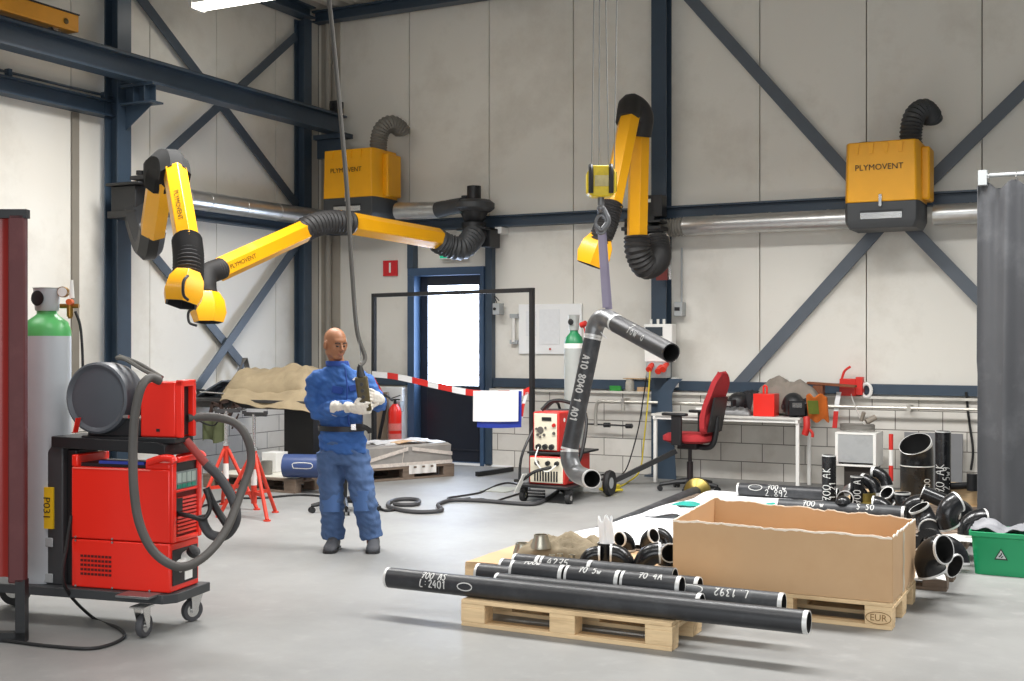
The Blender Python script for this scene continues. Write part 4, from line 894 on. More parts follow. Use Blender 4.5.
solo('paper_roll', G().cyl((DX(697), 12.4, .785), (DX(711), 12.5, .785), .035, n=14).bx(DX(690), DX(708), 12.3, 12.42, .75, .758), WHITE, 'white paper roll on the desk behind the chair arm', 'paper')
for (a, b, c, m, lab) in ((812, 12.4, .9, mat('orange_cloth', 'c2641f', .8, var=.2), 'orange and green rag bag hanging off the right desk end'),):
    g = G().sheet(lambda u, v: Vector((DX(808)+.02+.2*u, 12.3-.03*math.sin(u*5)+.1*v, .98-.26*v+.02*math.sin(u*11))), 14, 10, .02)
    o = solo('rag_bag', g, [m], lab, 'bag', ang=60)
    obj('green_patch', G().sheet(lambda u, v: Vector((DX(809)+.03+.1*u, 12.27-.03*math.sin(u*3+.5)+.06*v, .93-.14*v)), 8, 8, .006), mat('green_cloth', '6d7a2a', .8, var=.2), o)
solo('red_glove', G().tube(cr([(DX(811), 12.25, .76), (DX(812), 12.22, .66), (DX(810), 12.22, .58)], 5), .035, 10).tube(cr([(DX(815), 12.2, .64), (DX(818), 12.2, .6), (DX(818), 12.2, .56)], 4), .015, 8), REDD, 'red glove hanging below the right desk corner', 'glove')
solo('brown_plank', G().box((DX(826), 12.72, 1.08), (.5, .12, .025), Matrix.Rotation(.06, 3, 'Y')).bx(DX(808), DX(818), 12.66, 12.78, .97, 1.07), mat('rusty_brown', '7d4a30', .8, var=.15), 'rust-brown board lying over the jacket by the wall', 'board', bev=.004)

# red office chair
CH = Vector((X(690, 11.75), 11.75, 0))
t = thing('office_chair', 'red office chair with black armrests in front of the desk', 'chair', CH)
a0 = math.radians(-8); Rc = lambda v: CH+Matrix.Rotation(a0, 3, 'Z') @ Vector(v)   # chair faces left in the photo (-x)
CRD = mat('chair_red', 'a3252a', .85, var=.06, bump=.2, bs=200)
def cbx(g, c, d, R=None, **k):
    RR = Matrix.Rotation(a0, 3, 'Z') @ (R or Matrix.Identity(3)); g.box(Rc(c), d, RR, **k); return g
g = G(); g.rings([[Rc((x*s, y*s, z)) for x, y in [(.25*math.copysign(abs(math.cos(a))**.6, math.cos(a)), .24*math.copysign(abs(math.sin(a))**.6, math.sin(a))) for a in [2*PI*i/24 for i in range(24)]]] for s, z in ((.8, .5), (1, .525), (1.0, .57), (.85, .595), (.4, .6))])
obj('seat', g, CRD, t, ang=60)
def back(u, v):
    wd = .2*(1-.22*v**2)*math.sqrt(max(.25, 1-max(0, (v-.8)/.2)**2))*(1 if v > .05 else .8); y = (u*2-1)*wd; z = .6+.62*v; x = .21+.09*v+.05*math.cos(y*5)-.03*math.sin(v*PI*1.6); return Rc((x-.03*(1-(u*2-1)**2), y, z))
obj('backrest', G().sheet(back, 14, 16, .05), CRD, t, ang=70)
obj('lumbar_bulge', G().ball(Rc((.2, 0, .74)), (.07, .18, .14), 10), CRD, t)
obj('back_shell', G().sheet(lambda u, v: Rc((.275+.07*v, (u*2-1)*.15, .62+.35*v)), 6, 6, .02), BLK, t)
obj('back_stem', G().tube(cr([Rc((.05, 0, .46)), Rc((.22, 0, .46)), Rc((.28, 0, .56)), Rc((.31, 0, .78))], 5), .03, 10), BLK, t)
for sgn, nm in ((-1, 'near'), (1, 'far')):
    g = G(); cbx(g, (-.0, sgn*.3, .64), (.11, .04, .3)); cbx(g, (.0, sgn*.22, .5), (.06, .18, .02)); o = obj('armrest', g, BLK, t, bev=.008)
    g = G(); cbx(g, (-.02, sgn*.3, .8), (.27, .075, .03)); obj('arm_pad', g, BLK, o, bev=.012)
obj('mechanism', cbx(G(), (0, 0, .465), (.22, .16, .07)), BLK, t, bev=.01)
obj('gas_column', G().cyl(Rc((0, 0, .1)), Rc((0, 0, .3)), .033, n=14).cyl(Rc((0, 0, .3)), Rc((0, 0, .44)), .02, n=14), mat('column_black', '221a1c', .35), t)
def star(t, C, n=5, L=.3, rz=.3, H=.1):
    for k in range(n):
        a = rz+2*PI*k/n; d = Vector((math.cos(a), math.sin(a), 0))
        o = obj('base_arm', G().tube([C+Vector((0, 0, H)), C+d*L*.5+Vector((0, 0, H-.01)), C+d*L+Vector((0, 0, H-.035))], [.03, .024, .018], 8, ex=1), BLK, t)
        c = C+d*L; s = Vector((-d.y, d.x, 0)); g = G()
        for q in (-1, 1): g.cyl(c+s*(.012*q)+Vector((0, 0, .027)), c+s*(.028*q)+Vector((0, 0, .027)), .027, n=14)
        g.cyl(c+Vector((0, 0, .03)), c+Vector((0, 0, .065)), .01, n=8); obj('caster', g, BLK, o)
star(t, CH, 5, .31, -.15)
# stool base behind the worker
SC0 = on_z(338, 512, 0)+Vector((.0, .1, 0)); SC0 = Vector((SC0.x, SC0.y, 0))
t = thing('stool', 'black swivel stool on a star base with casters behind the worker', 'stool', SC0)
star(t, SC0, 5, .31, .35)
obj('gas_column', G().cyl(SC0+Vector((0, 0, .08)), SC0+Vector((0, 0, .36)), .025, n=12), BLK, t)
obj('seat', G().lathe([(0, 0), (.13, 0), (.15, .02), (.15, .05), (.12, .07), (0, .072)], SC0+Vector((.02, .0, .36)), n=24), BLK, t)

# electrical cabinet on the column
ex0, ex1 = X(644, 12.6), X(672, 12.6); z_ = lambda py, px=660, Y=12.6: on_y(px, py, Y).z
t = thing('electrical_cabinet', 'white electrical cabinet with dark windows on the middle column', 'electrical cabinet', (ex0, 12.65, z_(378)))
obj('enclosure', G().bx(ex0, ex1, 12.6, 12.74, z_(362), z_(324)), WHITE, t, bev=.01)
obj('fuse_window', G().bx(ex0+.02, ex0+.22, 12.59, 12.6, z_(336), z_(327)), mat('smoked_window', '3f464d', .2), t); obj('fuse_window', G().bx(ex0+.1, ex0+.22, 12.59, 12.6, z_(347), z_(340)), MATS['smoked_window'], t)
obj('socket_plate', G().bx(ex0+.02, ex1-.06, 12.61, 12.74, z_(378), z_(362)), GREYP, t, bev=.006)
for k, px in enumerate((651, 660, 665)): 
    p = on_y(px, 366+2*(k % 2), 12.58); obj('red_socket', G().cyl(p, p+Vector((0, -.07, -.04)), .033, .036, n=14).cyl(p+Vector((0, .06, .02)), p, .028, n=14), mat('socket_red', 'd9341f', .4), t)
for px in (651, 658, 664): obj('cable_gland', G().cyl((X(px, 12.66), 12.66, z_(324)), (X(px, 12.66), 12.66, z_(319)), .016, n=10), WHITE, t)
sw = on_y(680, 309, 12.9); t = thing('wall_switch', 'small grey isolator box on the wall right of the middle column', 'switch box', (sw.x, 12.95, sw.z-.1))
obj('enclosure', G().bx(sw.x-.06, sw.x+.04, 12.86, 12.99, sw.z-.08, sw.z+.08), GREYP, t, bev=.005); obj('switch_slot', G().bx(sw.x-.05, sw.x+.01, 12.855, 12.86, sw.z-.02, sw.z+.02), BLK, t)
obj('conduit', G().cyl((sw.x, 12.96, sw.z+.08), (sw.x, 12.96, 2.6), .012, n=8), GREYP, t)
# bent navy guard plate at the foot of the column
def guard(u, v): 
    z = .0+1.12*u; x = X(657, 12.6)+(.0 if u < .8 else .14*((u-.8)/.2)**2)+.22*v*(1-.3*u); return Vector((x, 12.62, z))
solo('guard_plate', G().sheet(guard, 20, 4, .006), NAVY, 'dark navy curved guard plate at the foot of the middle column', 'plate')
solo('white_socket', G().bx(X(672, 12.8), X(676, 12.8), 12.76, 12.9, z_(388), z_(378)), WHITE, 'small white socket on the right side of the middle column', 'socket', bev=.004)
# cables from the sockets
def cable(pts, r, label, m=CABLE, k=6, cat='cable', name='cable'): return solo(name, G().tube(cr(pts, k), r, 8), m, label, cat)
Ymat = mat('cable_yellow', 'c9b52c', .6)
cable([on_y(650, 371, 12.52), on_y(648, 400, 12.5), on_y(644, 440, 12.45), on_y(640, 470, 12.4), on_z(628, 482, .015), on_z(615, 489, .015)], .009, 'yellow extension cable falling from the red sockets to the floor', Ymat)
cable([on_y(648, 366, 12.66), on_y(643, 400, 12.7), on_y(638, 430, 12.7), on_y(628, 465, 12.6), on_z(620, 477, .015)], .008, 'thin black cable hanging left of the yellow cable by the column')
t = thing('cable_splitter', 'yellow cable splitter box lying behind the welder cart wheel', 'extension box', on_z(611, 492, 0)); q = on_z(611, 492, 0)
obj('splitter_body', G().box(q+Vector((0, 0, .045)), (.16, .12, .07)), Ymat, t, bev=.01); obj('cord_coil', G().tube(cr([q+Vector((.12*math.cos(a), .1*math.sin(a), .02+.01*(a/9))) for a in [i*.5 for i in range(26)]], 2), .008, 6), Ymat, t)
# black square tube leaning from column to floor
a, b = on_y(668, 455, 12.1), on_z(612, 482, .03)
solo('steel_bar', G().bar(a+(a-b)*.15, b, .07, .05), mat('black_bar', '2b2b2c', .5), 'black square steel bar leaning from the desk down to the floor', 'bar')
solo('air_fitting', G().tube([on_y(588, 424, 12.78), on_y(633, 426, 12.78)], .01, 8).cyl(on_y(604, 425, 12.78), on_y(610, 425, 12.78), .028, n=12).cyl(on_y(626, 426, 12.78), on_y(632, 426, 12.78), .028, n=12), BLK, 'black air hose couplings on the wall left of the yellow cable', 'fitting')
# things on the ledge
q = on_y(616, 390, 12.93); LZ = .958
solo('green_box', G().bx(q.x-.07, q.x+.07, 12.9, 12.98, LZ, LZ+.06), mat('green_pack', '2f8f3a', .6), 'small green box on the wall ledge left of the column', 'box', bev=.002)
q = on_y(630, 385, 12.93)
solo('glass_jar', G().lathe([(0, 0), (.05, 0), (.055, .01), (.055, .1), (.045, .12), (.045, .14), (0, .14)], (q.x, 12.93, LZ), n=16), mat('jar_grey', 'b5b0a4', .2, var=.15, vs=20), 'small jar on the wall ledge beside the green box', 'jar')
solo('cardboard_strip', G().bx(q.x-.07, q.x+.24, 12.885, 12.99, LZ+.142, LZ+.15).bx(q.x+.1, q.x+.24, 12.9, 12.98, LZ, LZ+.05), CARD, 'flat tan cardboard pieces on the ledge next to the jar', 'cardboard')
# whiteboard, papers, signs
wx0, wx1 = X(519, 12.98), X(582, 12.98)
t = thing('drawing_board', 'white board of pinned drawings on the wall behind the gas cylinder', 'board', (wx0, 12.98, 1.4))
obj('board', G().bx(wx0, wx1, 12.97, 12.995, on_y(550, 354, 12.98).z, on_y(550, 304, 12.98).z), mat('board_white', 'f2f3f2', .4, var=.01), t, bev=.003)
obj('drawing', G().bx(wx0+.28, wx0+.55, 12.962, 12.97, 1.5, 1.92), mat('drawing_paper', 'e9ebec', .6, var=.03, vs=30), t); obj('drawing', G().bx(wx0+.1, wx0+.24, 12.962, 12.97, 1.6, 1.9), MATS['drawing_paper'], t)
obj('magnet', G().cyl(on_y(550, 349, 12.96), on_y(550, 349, 12.95), .014, n=12), REDD, t)
q0 = on_y(514, 335, 12.95)
t = thing('tube_holder', 'white vertical tube held by two grey clips left of the board', 'holder', (q0.x, 12.95, q0.z))
obj('tube', G().cyl((q0.x, 12.94, on_y(514, 342, 12.95).z), (q0.x, 12.94, on_y(514, 318, 12.95).z), .02, n=12), WHITE, t)
for py in (316, 342): zz = on_y(514, py, 12.95).z; obj('clip', G().bx(q0.x-.05, q0.x+.05, 12.93, 12.99, zz-.025, zz+.025), GREYP, t)
q = on_y(497, 309, 12.86); t = thing('door_button', 'grey door button box on the navy post right of the door', 'switch box', (q.x, 12.9, q.z-.1))
obj('enclosure', G().bx(q.x-.03, q.x+.06, 12.8, 12.93, q.z-.07, q.z+.07), GREYP, t, bev=.005); obj('button', G().cyl((q.x, 12.8, q.z), (q.x, 12.785, q.z), .018, n=12), BLK, t); obj('cord', G().tube(cr([(q.x, 12.86, q.z+.07), (q.x-.03, 12.85, q.z+.16), (q.x+.03, 12.86, q.z+.1)], 4), .006, 6), BLK, t)
sx0, sx1 = X(383, 12.97), X(397, 12.97); sz0, sz1 = on_y(390, 276, 12.97).z, on_y(390, 260.5, 12.97).z
t = thing('number_sign', 'red square sign with a white number 1 on the wall left of the door', 'sign', ((sx0+sx1)/2, 12.98, sz0))
obj('plate', G().bx(sx0, sx1, 12.97, 12.99, sz0, sz1), mat('sign_red', 'd6262c', .4), t)
obj('numeral', text_g('1', .17, fn=on_plane(((sx0+sx1)/2, 12.97, (sz0+sz1)/2), (1, 0, 0), (0, 0, 1), (0, -1, 0), .003), bold=.006), WHITE, t)
gx0, gx1 = X(439, 12.9), X(466, 12.9); gz0, gz1 = on_y(452, 259, 12.9).z, on_y(452, 249, 12.9).z
t = thing('exit_sign', 'green and white emergency exit sign above the door, half hidden', 'sign', ((gx0+gx1)/2, 12.95, gz0))
obj('lamp_box', G().bx(gx0, gx1, 12.9, 12.99, gz0, gz1+.1), WHITE, t, bev=.004)
obj('green_face', G().bx(gx0+.015, gx1-.015, 12.893, 12.9, gz0+.015, gz1+.09), mat('exit_green', '1fae86', .4, emit=.6), t)
P_ = on_plane(((gx0+gx1)/2, 12.893, (gz0+gz1)/2+.04), (1, 0, 0), (0, 0, 1), (0, -1, 0), .003)
g = G()
for q in ([(-.13, .06), (-.13, -.06), (-.07, -.06), (-.07, .06)],): g.add([P_(a, b) for a, b in q], [(0, 1, 2, 3)])
g.merge(stroke_g([(.0, .04), (-.02, 0), (.02, -.05)], P_, .016)).merge(stroke_g([(-.02, 0), (-.045, -.05)], P_, .014)).merge(stroke_g([(-.04, .02), (.03, .025)], P_, .012)).add([P_(.01+.014*math.cos(a), .06+.014*math.sin(a)) for a in [i*PI/5 for i in range(10)]], [tuple(range(10))]).merge(stroke_g([(.06, 0), (.14, 0)], P_, .014)).merge(stroke_g([(.11, .03), (.14, 0), (.11, -.03)], P_, .012))
obj('running_man_mark', g, WHITE, t)
# grey panel leaning on the wall
gp0, gp1 = X(903, 12.75), X(962, 12.75)
solo('leaning_board', G().box(((gp0+gp1)/2, 12.8, .3), (gp1-gp0, .03, .6), Matrix.Rotation(math.radians(-8), 3, 'X')), mat('dark_panel', '77787a', .6, var=.05), 'plain grey panel leaning on the blockwork behind the upright pipes', 'board', bev=.003)
# white cabinet with red-white barrier posts
wx0, wx1 = X(835, 12.2), X(876, 12.2)
t = thing('small_cabinet', 'small white cabinet with grey front topped by coiled hoses', 'cabinet', ((wx0+wx1)/2, 12.4, .0))
obj('carcass', G().bx(wx0, wx1, 12.2, 12.6, .28, .3).bx(wx0, wx1, 12.2, 12.6, .6, .62).bx(wx0, wx0+.03, 12.2, 12.6, .3, .6).bx(wx1-.03, wx1, 12.2, 12.6, .3, .6).bx(wx0, wx1, 12.57, 12.6, .3, .6), WHITE, t, bev=.003)
obj('front_panel', G().bx(wx0+.03, wx1-.03, 12.205, 12.22, .32, .6), mat('scratched_grey', 'a9abab', .5, var=.08, dirt='6f7172', ds=6), t)
obj('plinth', G().bx(wx0+.08, wx1-.02, 12.25, 12.55, 0, .28), mat('dark_plinth', '2d2723', .7), t)
def coil(c, r, n, h, seed, rr=.008):
    P = []
    for i in range(n*14):
        a = i*2*PI/14; q = r*(1+.12*noise.noise(Vector((a*.7, seed, 0)))); P.append(Vector((c[0]+q*1.2*math.cos(a), c[1]+q*.8*math.sin(a), c[2]+h*i/(n*14)+.008*noise.noise(Vector((a, seed, 5))))))
    return G().tube(P, rr, 6)
solo('hose_coil', coil(((wx0+wx1)/2-.02, 12.4, .635), .14, 7, .06, 3), mat('coil_grey', '77746e', .6, var=.15), 'coil of grey hose on the small white cabinet', 'hose')
solo('grey_plug', G().cyl(((wx0+wx1)/2+.08, 12.35, .72), ((wx0+wx1)/2+.16, 12.4, .77), .03, n=12).cyl(((wx0+wx1)/2+.02, 12.4, .73), ((wx0+wx1)/2+.05, 12.38, .82), .02, n=10), mat('plug_taupe', '8d8478', .5), 'taupe coupling on the hose coil on the cabinet', 'coupling')
def post(px, py0, py1, Y, label):
    a, b = on_y(px, py0, Y), on_y(px, py1, Y); t = thing('barrier_post', label, 'post', (a.x, Y, b.z)); n = 4
    for i in range(n):
        z0, z1 = b.z+(a.z-b.z)*i/n, b.z+(a.z-b.z)*(i+1)/n; obj('band', G().cyl((a.x, Y, z0), (a.x, Y, z1), .022, n=12), [WHITE, mat('band_red', 'd3332b', .5)][(i+0) % 2], t)
post(891, 434, 497, 12.3, 'red and white banded post right of the small cabinet')
post(832, 455, 500, 12.15, 'red and white banded post behind the 700 AK pipe')
rx = lambda px: X(px, 12.85); rz_ = lambda py: on_y(850, py, 12.85).z
t = thing('tape_dispenser', 'red barrier tape holder on the wall ledge above the small cabinet', 'dispenser', (rx(852), 12.88, .958))
obj('body', G().bx(rx(840), rx(856), 12.82, 12.93, .96, 1.14).tube(cr([(rx(841), 12.88, 1.13), (rx(844), 12.88, 1.22), (rx(850), 12.88, 1.27)], 5), .014, 8).bx(rx(856), rx(863), 12.82, 12.93, .97, 1.16), mat('reel_red', 'd5281d', .45), t, bev=.008)
obj('tape_roll', G().tube([(rx(866)+.05*math.cos(a), 12.87, 1.02+.07*math.sin(a)) for a in [i*PI/8 for i in range(17)]], .018, 8), WHITE, t)
def strip(pts, w, cols, label, name='barrier_tape', seg=.17, ups=(0, 0, 1), parent=None):
    P = cr(pts, 8); g = G(); L = 0; up = Vector(ups)
    for i in range(len(P)-1):
        a, b = P[i], P[i+1]; k = up*w/2; n = (b-a).cross(up); n = n.normalized()*.0015 if n.length > 1e-6 else Vector((0, .0015, 0)); m = int(L/seg) % 2; L += (b-a).length
        g.add([a-k+n, b-k+n, b+k+n, a+k+n, a-k-n, b-k-n, b+k-n, a+k-n], [(0, 1, 2, 3), (7, 6, 5, 4), (3, 2, 6, 7), (4, 5, 1, 0)], m)
    return solo(name, g, cols, label, 'tape') if parent is None else obj(name, g, cols, parent)
TW, TR = mat('tape_white', 'f2f2f2', .5), mat('tape_red', 'd8312c', .5)
strip([(rx(840), 12.8, 1.0), (rx(838), 12.78, .85), (rx(836), 12.78, .62)], .05, [TW, TR], 'loose end of red-white tape hanging from the red holder', ups=(1, 0, 0), seg=.19)
strip([(rx(852), 12.8, .97), (rx(858), 12.7, .86), (rx(868), 12.5, .73), (rx(876), 12.42, .68)], .03, [WHITE, WHITE], 'white webbing running from the red holder to the coil', name='white_webbing')
cable([on_y(966, 392, 12.9), on_y(969, 420, 12.9), on_y(973, 450, 12.88), on_y(971, 470, 12.88)], .012, 'black hose hanging on the wall beside the curtain')

# ================================================================== CURTAIN FRAME WITH TAPE, EXTINGUISHER, WRAPPED PALLET
fa, fb_ = on_z(374, 471, 0), on_z(532, 487, 0); FZ = 2.1
t = thing('empty_frame', 'tall empty black square-tube frame standing before the door', 'frame', (fa+fb_)/2)
fd = (fb_-fa).normalized(); fn_ = Vector((-fd.y, fd.x, 0)); BF = mat('black_frame', '202022', .45)
for p, nm in ((fa, 'left'), (fb_, 'right')):
    obj('post', G().bar(p, p+Vector((0, 0, FZ)), .045, .045, up=fn_), BF, t)
    obj('foot', G().bar(p-fn_*.0+Vector((0, 0, .0225)), p+fn_*.35+Vector((0, 0, .0225)), .045, .045), BF, t)
obj('top_bar', G().bar(fa+Vector((0, 0, FZ-.022))-fd*.022, fb_+Vector((0, 0, FZ-.022))+fd*.022, .045, .045), BF, t)
fp = lambda px, z: (lambda r: fa+fd*(( -fa.x*r.y+fa.y*r.x)/(fd.x*r.y-fd.y*r.x))+Vector((0, 0, z)))(ray(px, 340))
def fpy(px, py):
    p = fp(px, 0); d = -p.x*sY+p.y*cY; return Vector((p.x, p.y, CAM_H-(py-340.5)*d/FPX))-fn_*.03
strip([fpy(374, 374), fpy(400, 377), fpy(440, 386), fpy(477, 393), fpy(520, 393), fpy(531, 390)], .07, [TW, TR], 'red and white barrier tape stretched across the empty black frame', seg=.21)
strip([fpy(529, 392), fpy(525, 405), fpy(523, 418)], .04, [TW, TR], 'short tape end knotted on the right frame post', ups=tuple(fd), seg=.13)
strip([fpy(374, 376), fpy(378, 383), fpy(384, 393)], .05, [TR, TW], 'red tape tail hanging by the left frame post beside the worker', ups=tuple(fd), seg=.5)
def hang(x0p, x1p, y0p, y1p, off, sag):
    def f(u, v):
        q = fpy(x0p+(x1p-x0p)*u, y0p+(y1p-y0p)*v); return q-fn_*(off+.006*math.sin(u*6+v))+Vector((0, 0, -sag*math.sin(u*PI)*v))
    return f
t0_ = solo('hanging_folder', G().sheet(hang(477, 522, 390.5, 421, .03, .005), 12, 6, .004), mat('paper_white', 'fbfbfb', .6, var=.01), 'white plastic sheet with blue backing hung over the barrier tape', 'sheet')
obj('blue_backing', G().sheet(hang(480, 524, 391, 427, .012, .01), 12, 6, .004), mat('blue_plastic', '2b3fa0', .4, var=.08), t0_)
# fire extinguisher
q = on_y(395, 443, 12.62); ez0 = q.z; ez1 = on_y(395, 404, 12.62).z
t = thing('fire_extinguisher', 'red fire extinguisher with black hose by the white pier left of the door', 'fire extinguisher', (q.x, 12.62, ez0))
obj('cylinder', G().lathe([(0, 0), (.075, 0), (.082, .02), (.082, ez1-ez0-.1), (.07, ez1-ez0-.05), (.03, ez1-ez0), (0, ez1-ez0+.005)], (q.x, 12.62, ez0), n=24), RED, t)
obj('valve', G().cyl((q.x, 12.62, ez1), (q.x, 12.62, ez1+.06), .02, n=10).bx(q.x-.06, q.x+.07, 12.61, 12.63, ez1+.05, ez1+.065).bar((q.x-.05, 12.62, ez1+.07), (q.x+.08, 12.62, ez1+.11), .015, .01), BLK, t)
obj('hose', G().tube(cr([(q.x-.02, 12.6, ez1+.04), (q.x-.14, 12.58, ez1+.12), (q.x-.1, 12.56, ez1+.0), (q.x-.2, 12.56, ez0+.05)], 6), [.014]*12+[.022]*7, 8), BLK, t)
obj('printed_label', G().lathe([(.0835, ez1-ez0-.33), (.0835, ez1-ez0-.24)], (q.x, 12.62, ez0), n=24).lathe([(.0835, .05), (.0835, .12)], (q.x, 12.62, ez0), n=24), mat('label_pale_red', 'e07a72', .5, var=.1, vs=60), t)
obj('wall_hook', G().bx(q.x-.03, q.x+.03, 12.69, 12.78, ez1-.1, ez1+.03), GREYP, t)
# brown door panel strip behind the extinguisher
solo('brown_board', G().bx(X(375, 12.7), X(388, 12.7), 12.68, 12.72, 0, on_y(380, 392, 12.7).z), mat('brown_board', '8f7e6c', .7, var=.05), 'brown board standing behind the extinguisher hose', 'board')
# wrapped pallet
c0, c1 = on_z(372, 482, 0), on_z(448, 476, 0); wd = (c1-c0).normalized(); wn = Vector((-wd.y, wd.x, 0)); ctr = (c0+c1)/2+wn*.36-wd*.05; ang_ = math.atan2(wd.y, wd.x)
PW = pcopy(P3, 'pallet under the foil-wrapped load in front of the door', (ctr.x, ctr.y, 0), ang_)
Rw = Matrix.Rotation(ang_, 3, 'Z'); Lw_ = lambda x, y, z: ctr+Rw @ Vector((x, y, z))
t = thing('wrapped_load', 'low load wrapped in grey film and printed tape behind the worker', 'package', Lw_(0, 0, .146))
random.seed(11)
g = G(); ringz = []
for z, s in ((.15, .99), (.2, 1.0), (.3, .985), (.36, .99), (.385, .93)):
    ringz.append([Lw_(.58*s*a+.01*noise.noise(Vector((a*3, b*3, z*20))), .38*s*b+.012*noise.noise(Vector((a*5, b*5, z*20+4))), z) for a, b in [(-1, -1), (-.5, -1), (0, -1), (.5, -1), (1, -1), (1, 0), (1, 1), (.5, 1), (0, 1), (-.5, 1), (-1, 1), (-1, 0)]])
obj('wrapped_body', g.rings(ringz), mat('grey_film', '9b9792', .3, var=.12, vs=8, bump=.3, bs=20), t, ang=20)
for (x0_, z0_, x1_, z1_) in ((-.55, .22, .0, .34), (.05, .34, .58, .26), (-.08, .16, -.05, .38), (-.58, .17, .58, .17)):
    obj('printed_tape', G().prism([Lw_(x0_, -.387, z0_-.02), Lw_(x1_, -.387, z1_-.02), Lw_(x1_, -.387, z1_+.02), Lw_(x0_, -.387, z0_+.02)], wn*-.004), mat('tape_pale', 'd6ccc3', .4, var=.15, vs=30), t)
obj('loose_film', G().sheet(lambda u, v: Lw_(-.3+.85*u, -.3+.6*v, .388+.03*noise.noise(Vector((u*5, v*5, 2)))), 16, 12, .003), mat('white_film', 'e0ddd8', .35, var=.06), t)
obj('cardboard_flap', G().sheet(lambda u, v: Lw_(-.1+.34*u, -.36+.2*v, .40+.02*math.sin(u*PI)), 6, 4, .004), CARD, t)
obj('hanging_film', G().sheet(lambda u, v: Lw_(.0+.35*u, -.405-.01*math.sin(u*20), .16-.1*v), 16, 4, .003), MATS['white_film'], t)

# ================================================================== WELDER CART BY THE FRAME
Yf = 10.35
t = thing('welder_cart', 'black trolley with two welding power sources beside the hanging pipe', 'cart', (X(545, 10.6), 10.6, 0))
xa, xb = X(519, 10.25), X(570, 10.25)
obj('tray', G().bx(xa, xb, 10.2, 11.1, .14, .165).bx(xa+.06, xb+.02, 10.3, 10.9, .455, .475), BLK, t, bev=.004)
for x in (xa+.015,):
    obj('frame_tube', G().tube(cr([(x, 10.22, .17), (x+.03, 10.25, .48), (x+.09, 10.62, .86), (x+.08, 10.95, .9), (x+.06, 11.08, .5), (x+.06, 11.08, .15)], 5), .014, 8), BLK, t)
obj('push_handle', G().tube([(xa+.09, 10.62, .86), (xb-.1, 10.7, .86)], .014, 8), BLK, t)
for x in (xa+.04, xb-.02):
    o = obj('caster', G().cyl((x-.022, 10.27, .055), (x+.022, 10.27, .055), .055, n=20).cyl((x, 10.27, .06), (x, 10.27, .14), .012, n=8).bx(x-.03, x+.03, 10.24, 10.3, .1, .13), RUB, t)
    obj('wheel_hub', G().cyl((x-.024, 10.27, .055), (x+.024, 10.27, .055), .025, n=14), CHROME, o)
for x in (xa+.15, xb+.1):
    o = obj('rear_wheel', G().lathe([(.05, -.02), (.12, -.028), (.13, 0), (.12, .028), (.05, .02)], (x, 10.98, .13), (1, 0, 0), 26, closed=True), RUB, t); obj('wheel_hub', G().cyl((x-.022, 10.98, .13), (x+.022, 10.98, .13), .055, n=20), GREYP, o)
def welder(t, x0, x1, y0, y1, z0, z1, nm, up):
    b = obj(nm, G().bx(x0, x1, y0, y1, z0, z1), mat('welder_red', 'c9302a', .4, var=.04), t, bev=.012)
    f = obj('front_panel', G().bx(x0+.015, x1-.02, y0-.008, y0, z0+.015, z1-.015), CREAM, b, bev=.004)
    w, h = x1-x0, z1-z0; Y = y0-.009
    if up:
        obj('display', G().bx(x0+.1, x0+.2, Y-.004, Y, z1-.085, z1-.05), BLK, f)
        for (u, v, r) in ((.3, .42, .035), (.2, .3, .014), (.45, .3, .014), (.15, .45, .012), (.5, .48, .012), (.3, .25, .012), (.82, .55, .02), (.82, .35, .016)): obj('knob', G().cyl((x0+w*u, Y, z0+h*(v+.12)), (x0+w*u, Y-.012, z0+h*(v+.12)), r, r*.85, n=16), [mat('knob_grey', '5a5652', .5), REDD][u > .8 and v > .5], f)
        for u in (.25, .5, .75): obj('socket', G().cyl((x0+w*u, Y, z0+.05), (x0+w*u, Y-.03, z0+.045), .026, n=14), BLK, f)
        obj('white_mark', G().cyl((x1+.001, y0+.12, z1-.08), (x1+.003, y0+.12, z1-.08), .02, n=16), WHITE, b)
        obj('side_slash', G().prism([(x1+.001, y0+.07, z0+.02), (x1+.001, y0+.11, z0+.02), (x1+.001, y0+.3, z1-.04), (x1+.001, y0+.27, z1-.04)], (.003, 0, 0)), mat('slash_pale', 'e3b9ae', .5), b)
    else:
        for i in range(9): obj('vent_slot', G().bx(x0+.06+i*(w-.12)/9, x0+.06+(i+.55)*(w-.12)/9, Y-.003, Y, z0+.03, z0+.13), BLK, f)
        for u in (.25, .55, .8): obj('socket', G().cyl((x0+w*u, Y, z1-.06), (x0+w*u, Y-.03, z1-.065), .022, n=14), [mat('knob_grey', '5a5652', .5), BLK, BLK][int(u*2)], f)
zz = lambda py, d=11.45: CAM_H-(py-340.5)*d/FPX
welder(t, X(533, Yf), X(559, Yf), Yf, Yf+.5, .477, zz(412), 'upper_welder', True)
welder(t, X(529, Yf-.05), X(565, Yf-.05), Yf-.05, Yf+.55, .167, zz(456), 'lower_welder', False)
obj('cable_bundle', G().tube(cr([(X(537, Yf), Yf+.1, zz(411)), (X(545, Yf), Yf+.15, zz(402)), (X(560, Yf), Yf+.2, zz(403)), (X(575, Yf), Yf+.25, zz(415)), (X(578, Yf), Yf+.1, zz(450)), (X(570, Yf), Yf, zz(480))], 6), .018, 8), CABLE, t)
obj('torch_cable', G().tube(cr([(X(540, Yf), Yf-.03, .53), (X(541, Yf), Yf-.12, .4), (X(552, Yf), Yf-.14, .3), (X(560, Yf), Yf-.08, .36)], 6), .006, 6), WHITE, t)
obj('power_lead', G().tube(cr([(X(556, Yf), Yf-.1, .34), (X(543, Yf), Yf-.18, .3), (X(532, Yf), Yf-.2, .22), (X(522, Yf), Yf-.15, .2)], 6), .015, 8), CABLE, t)
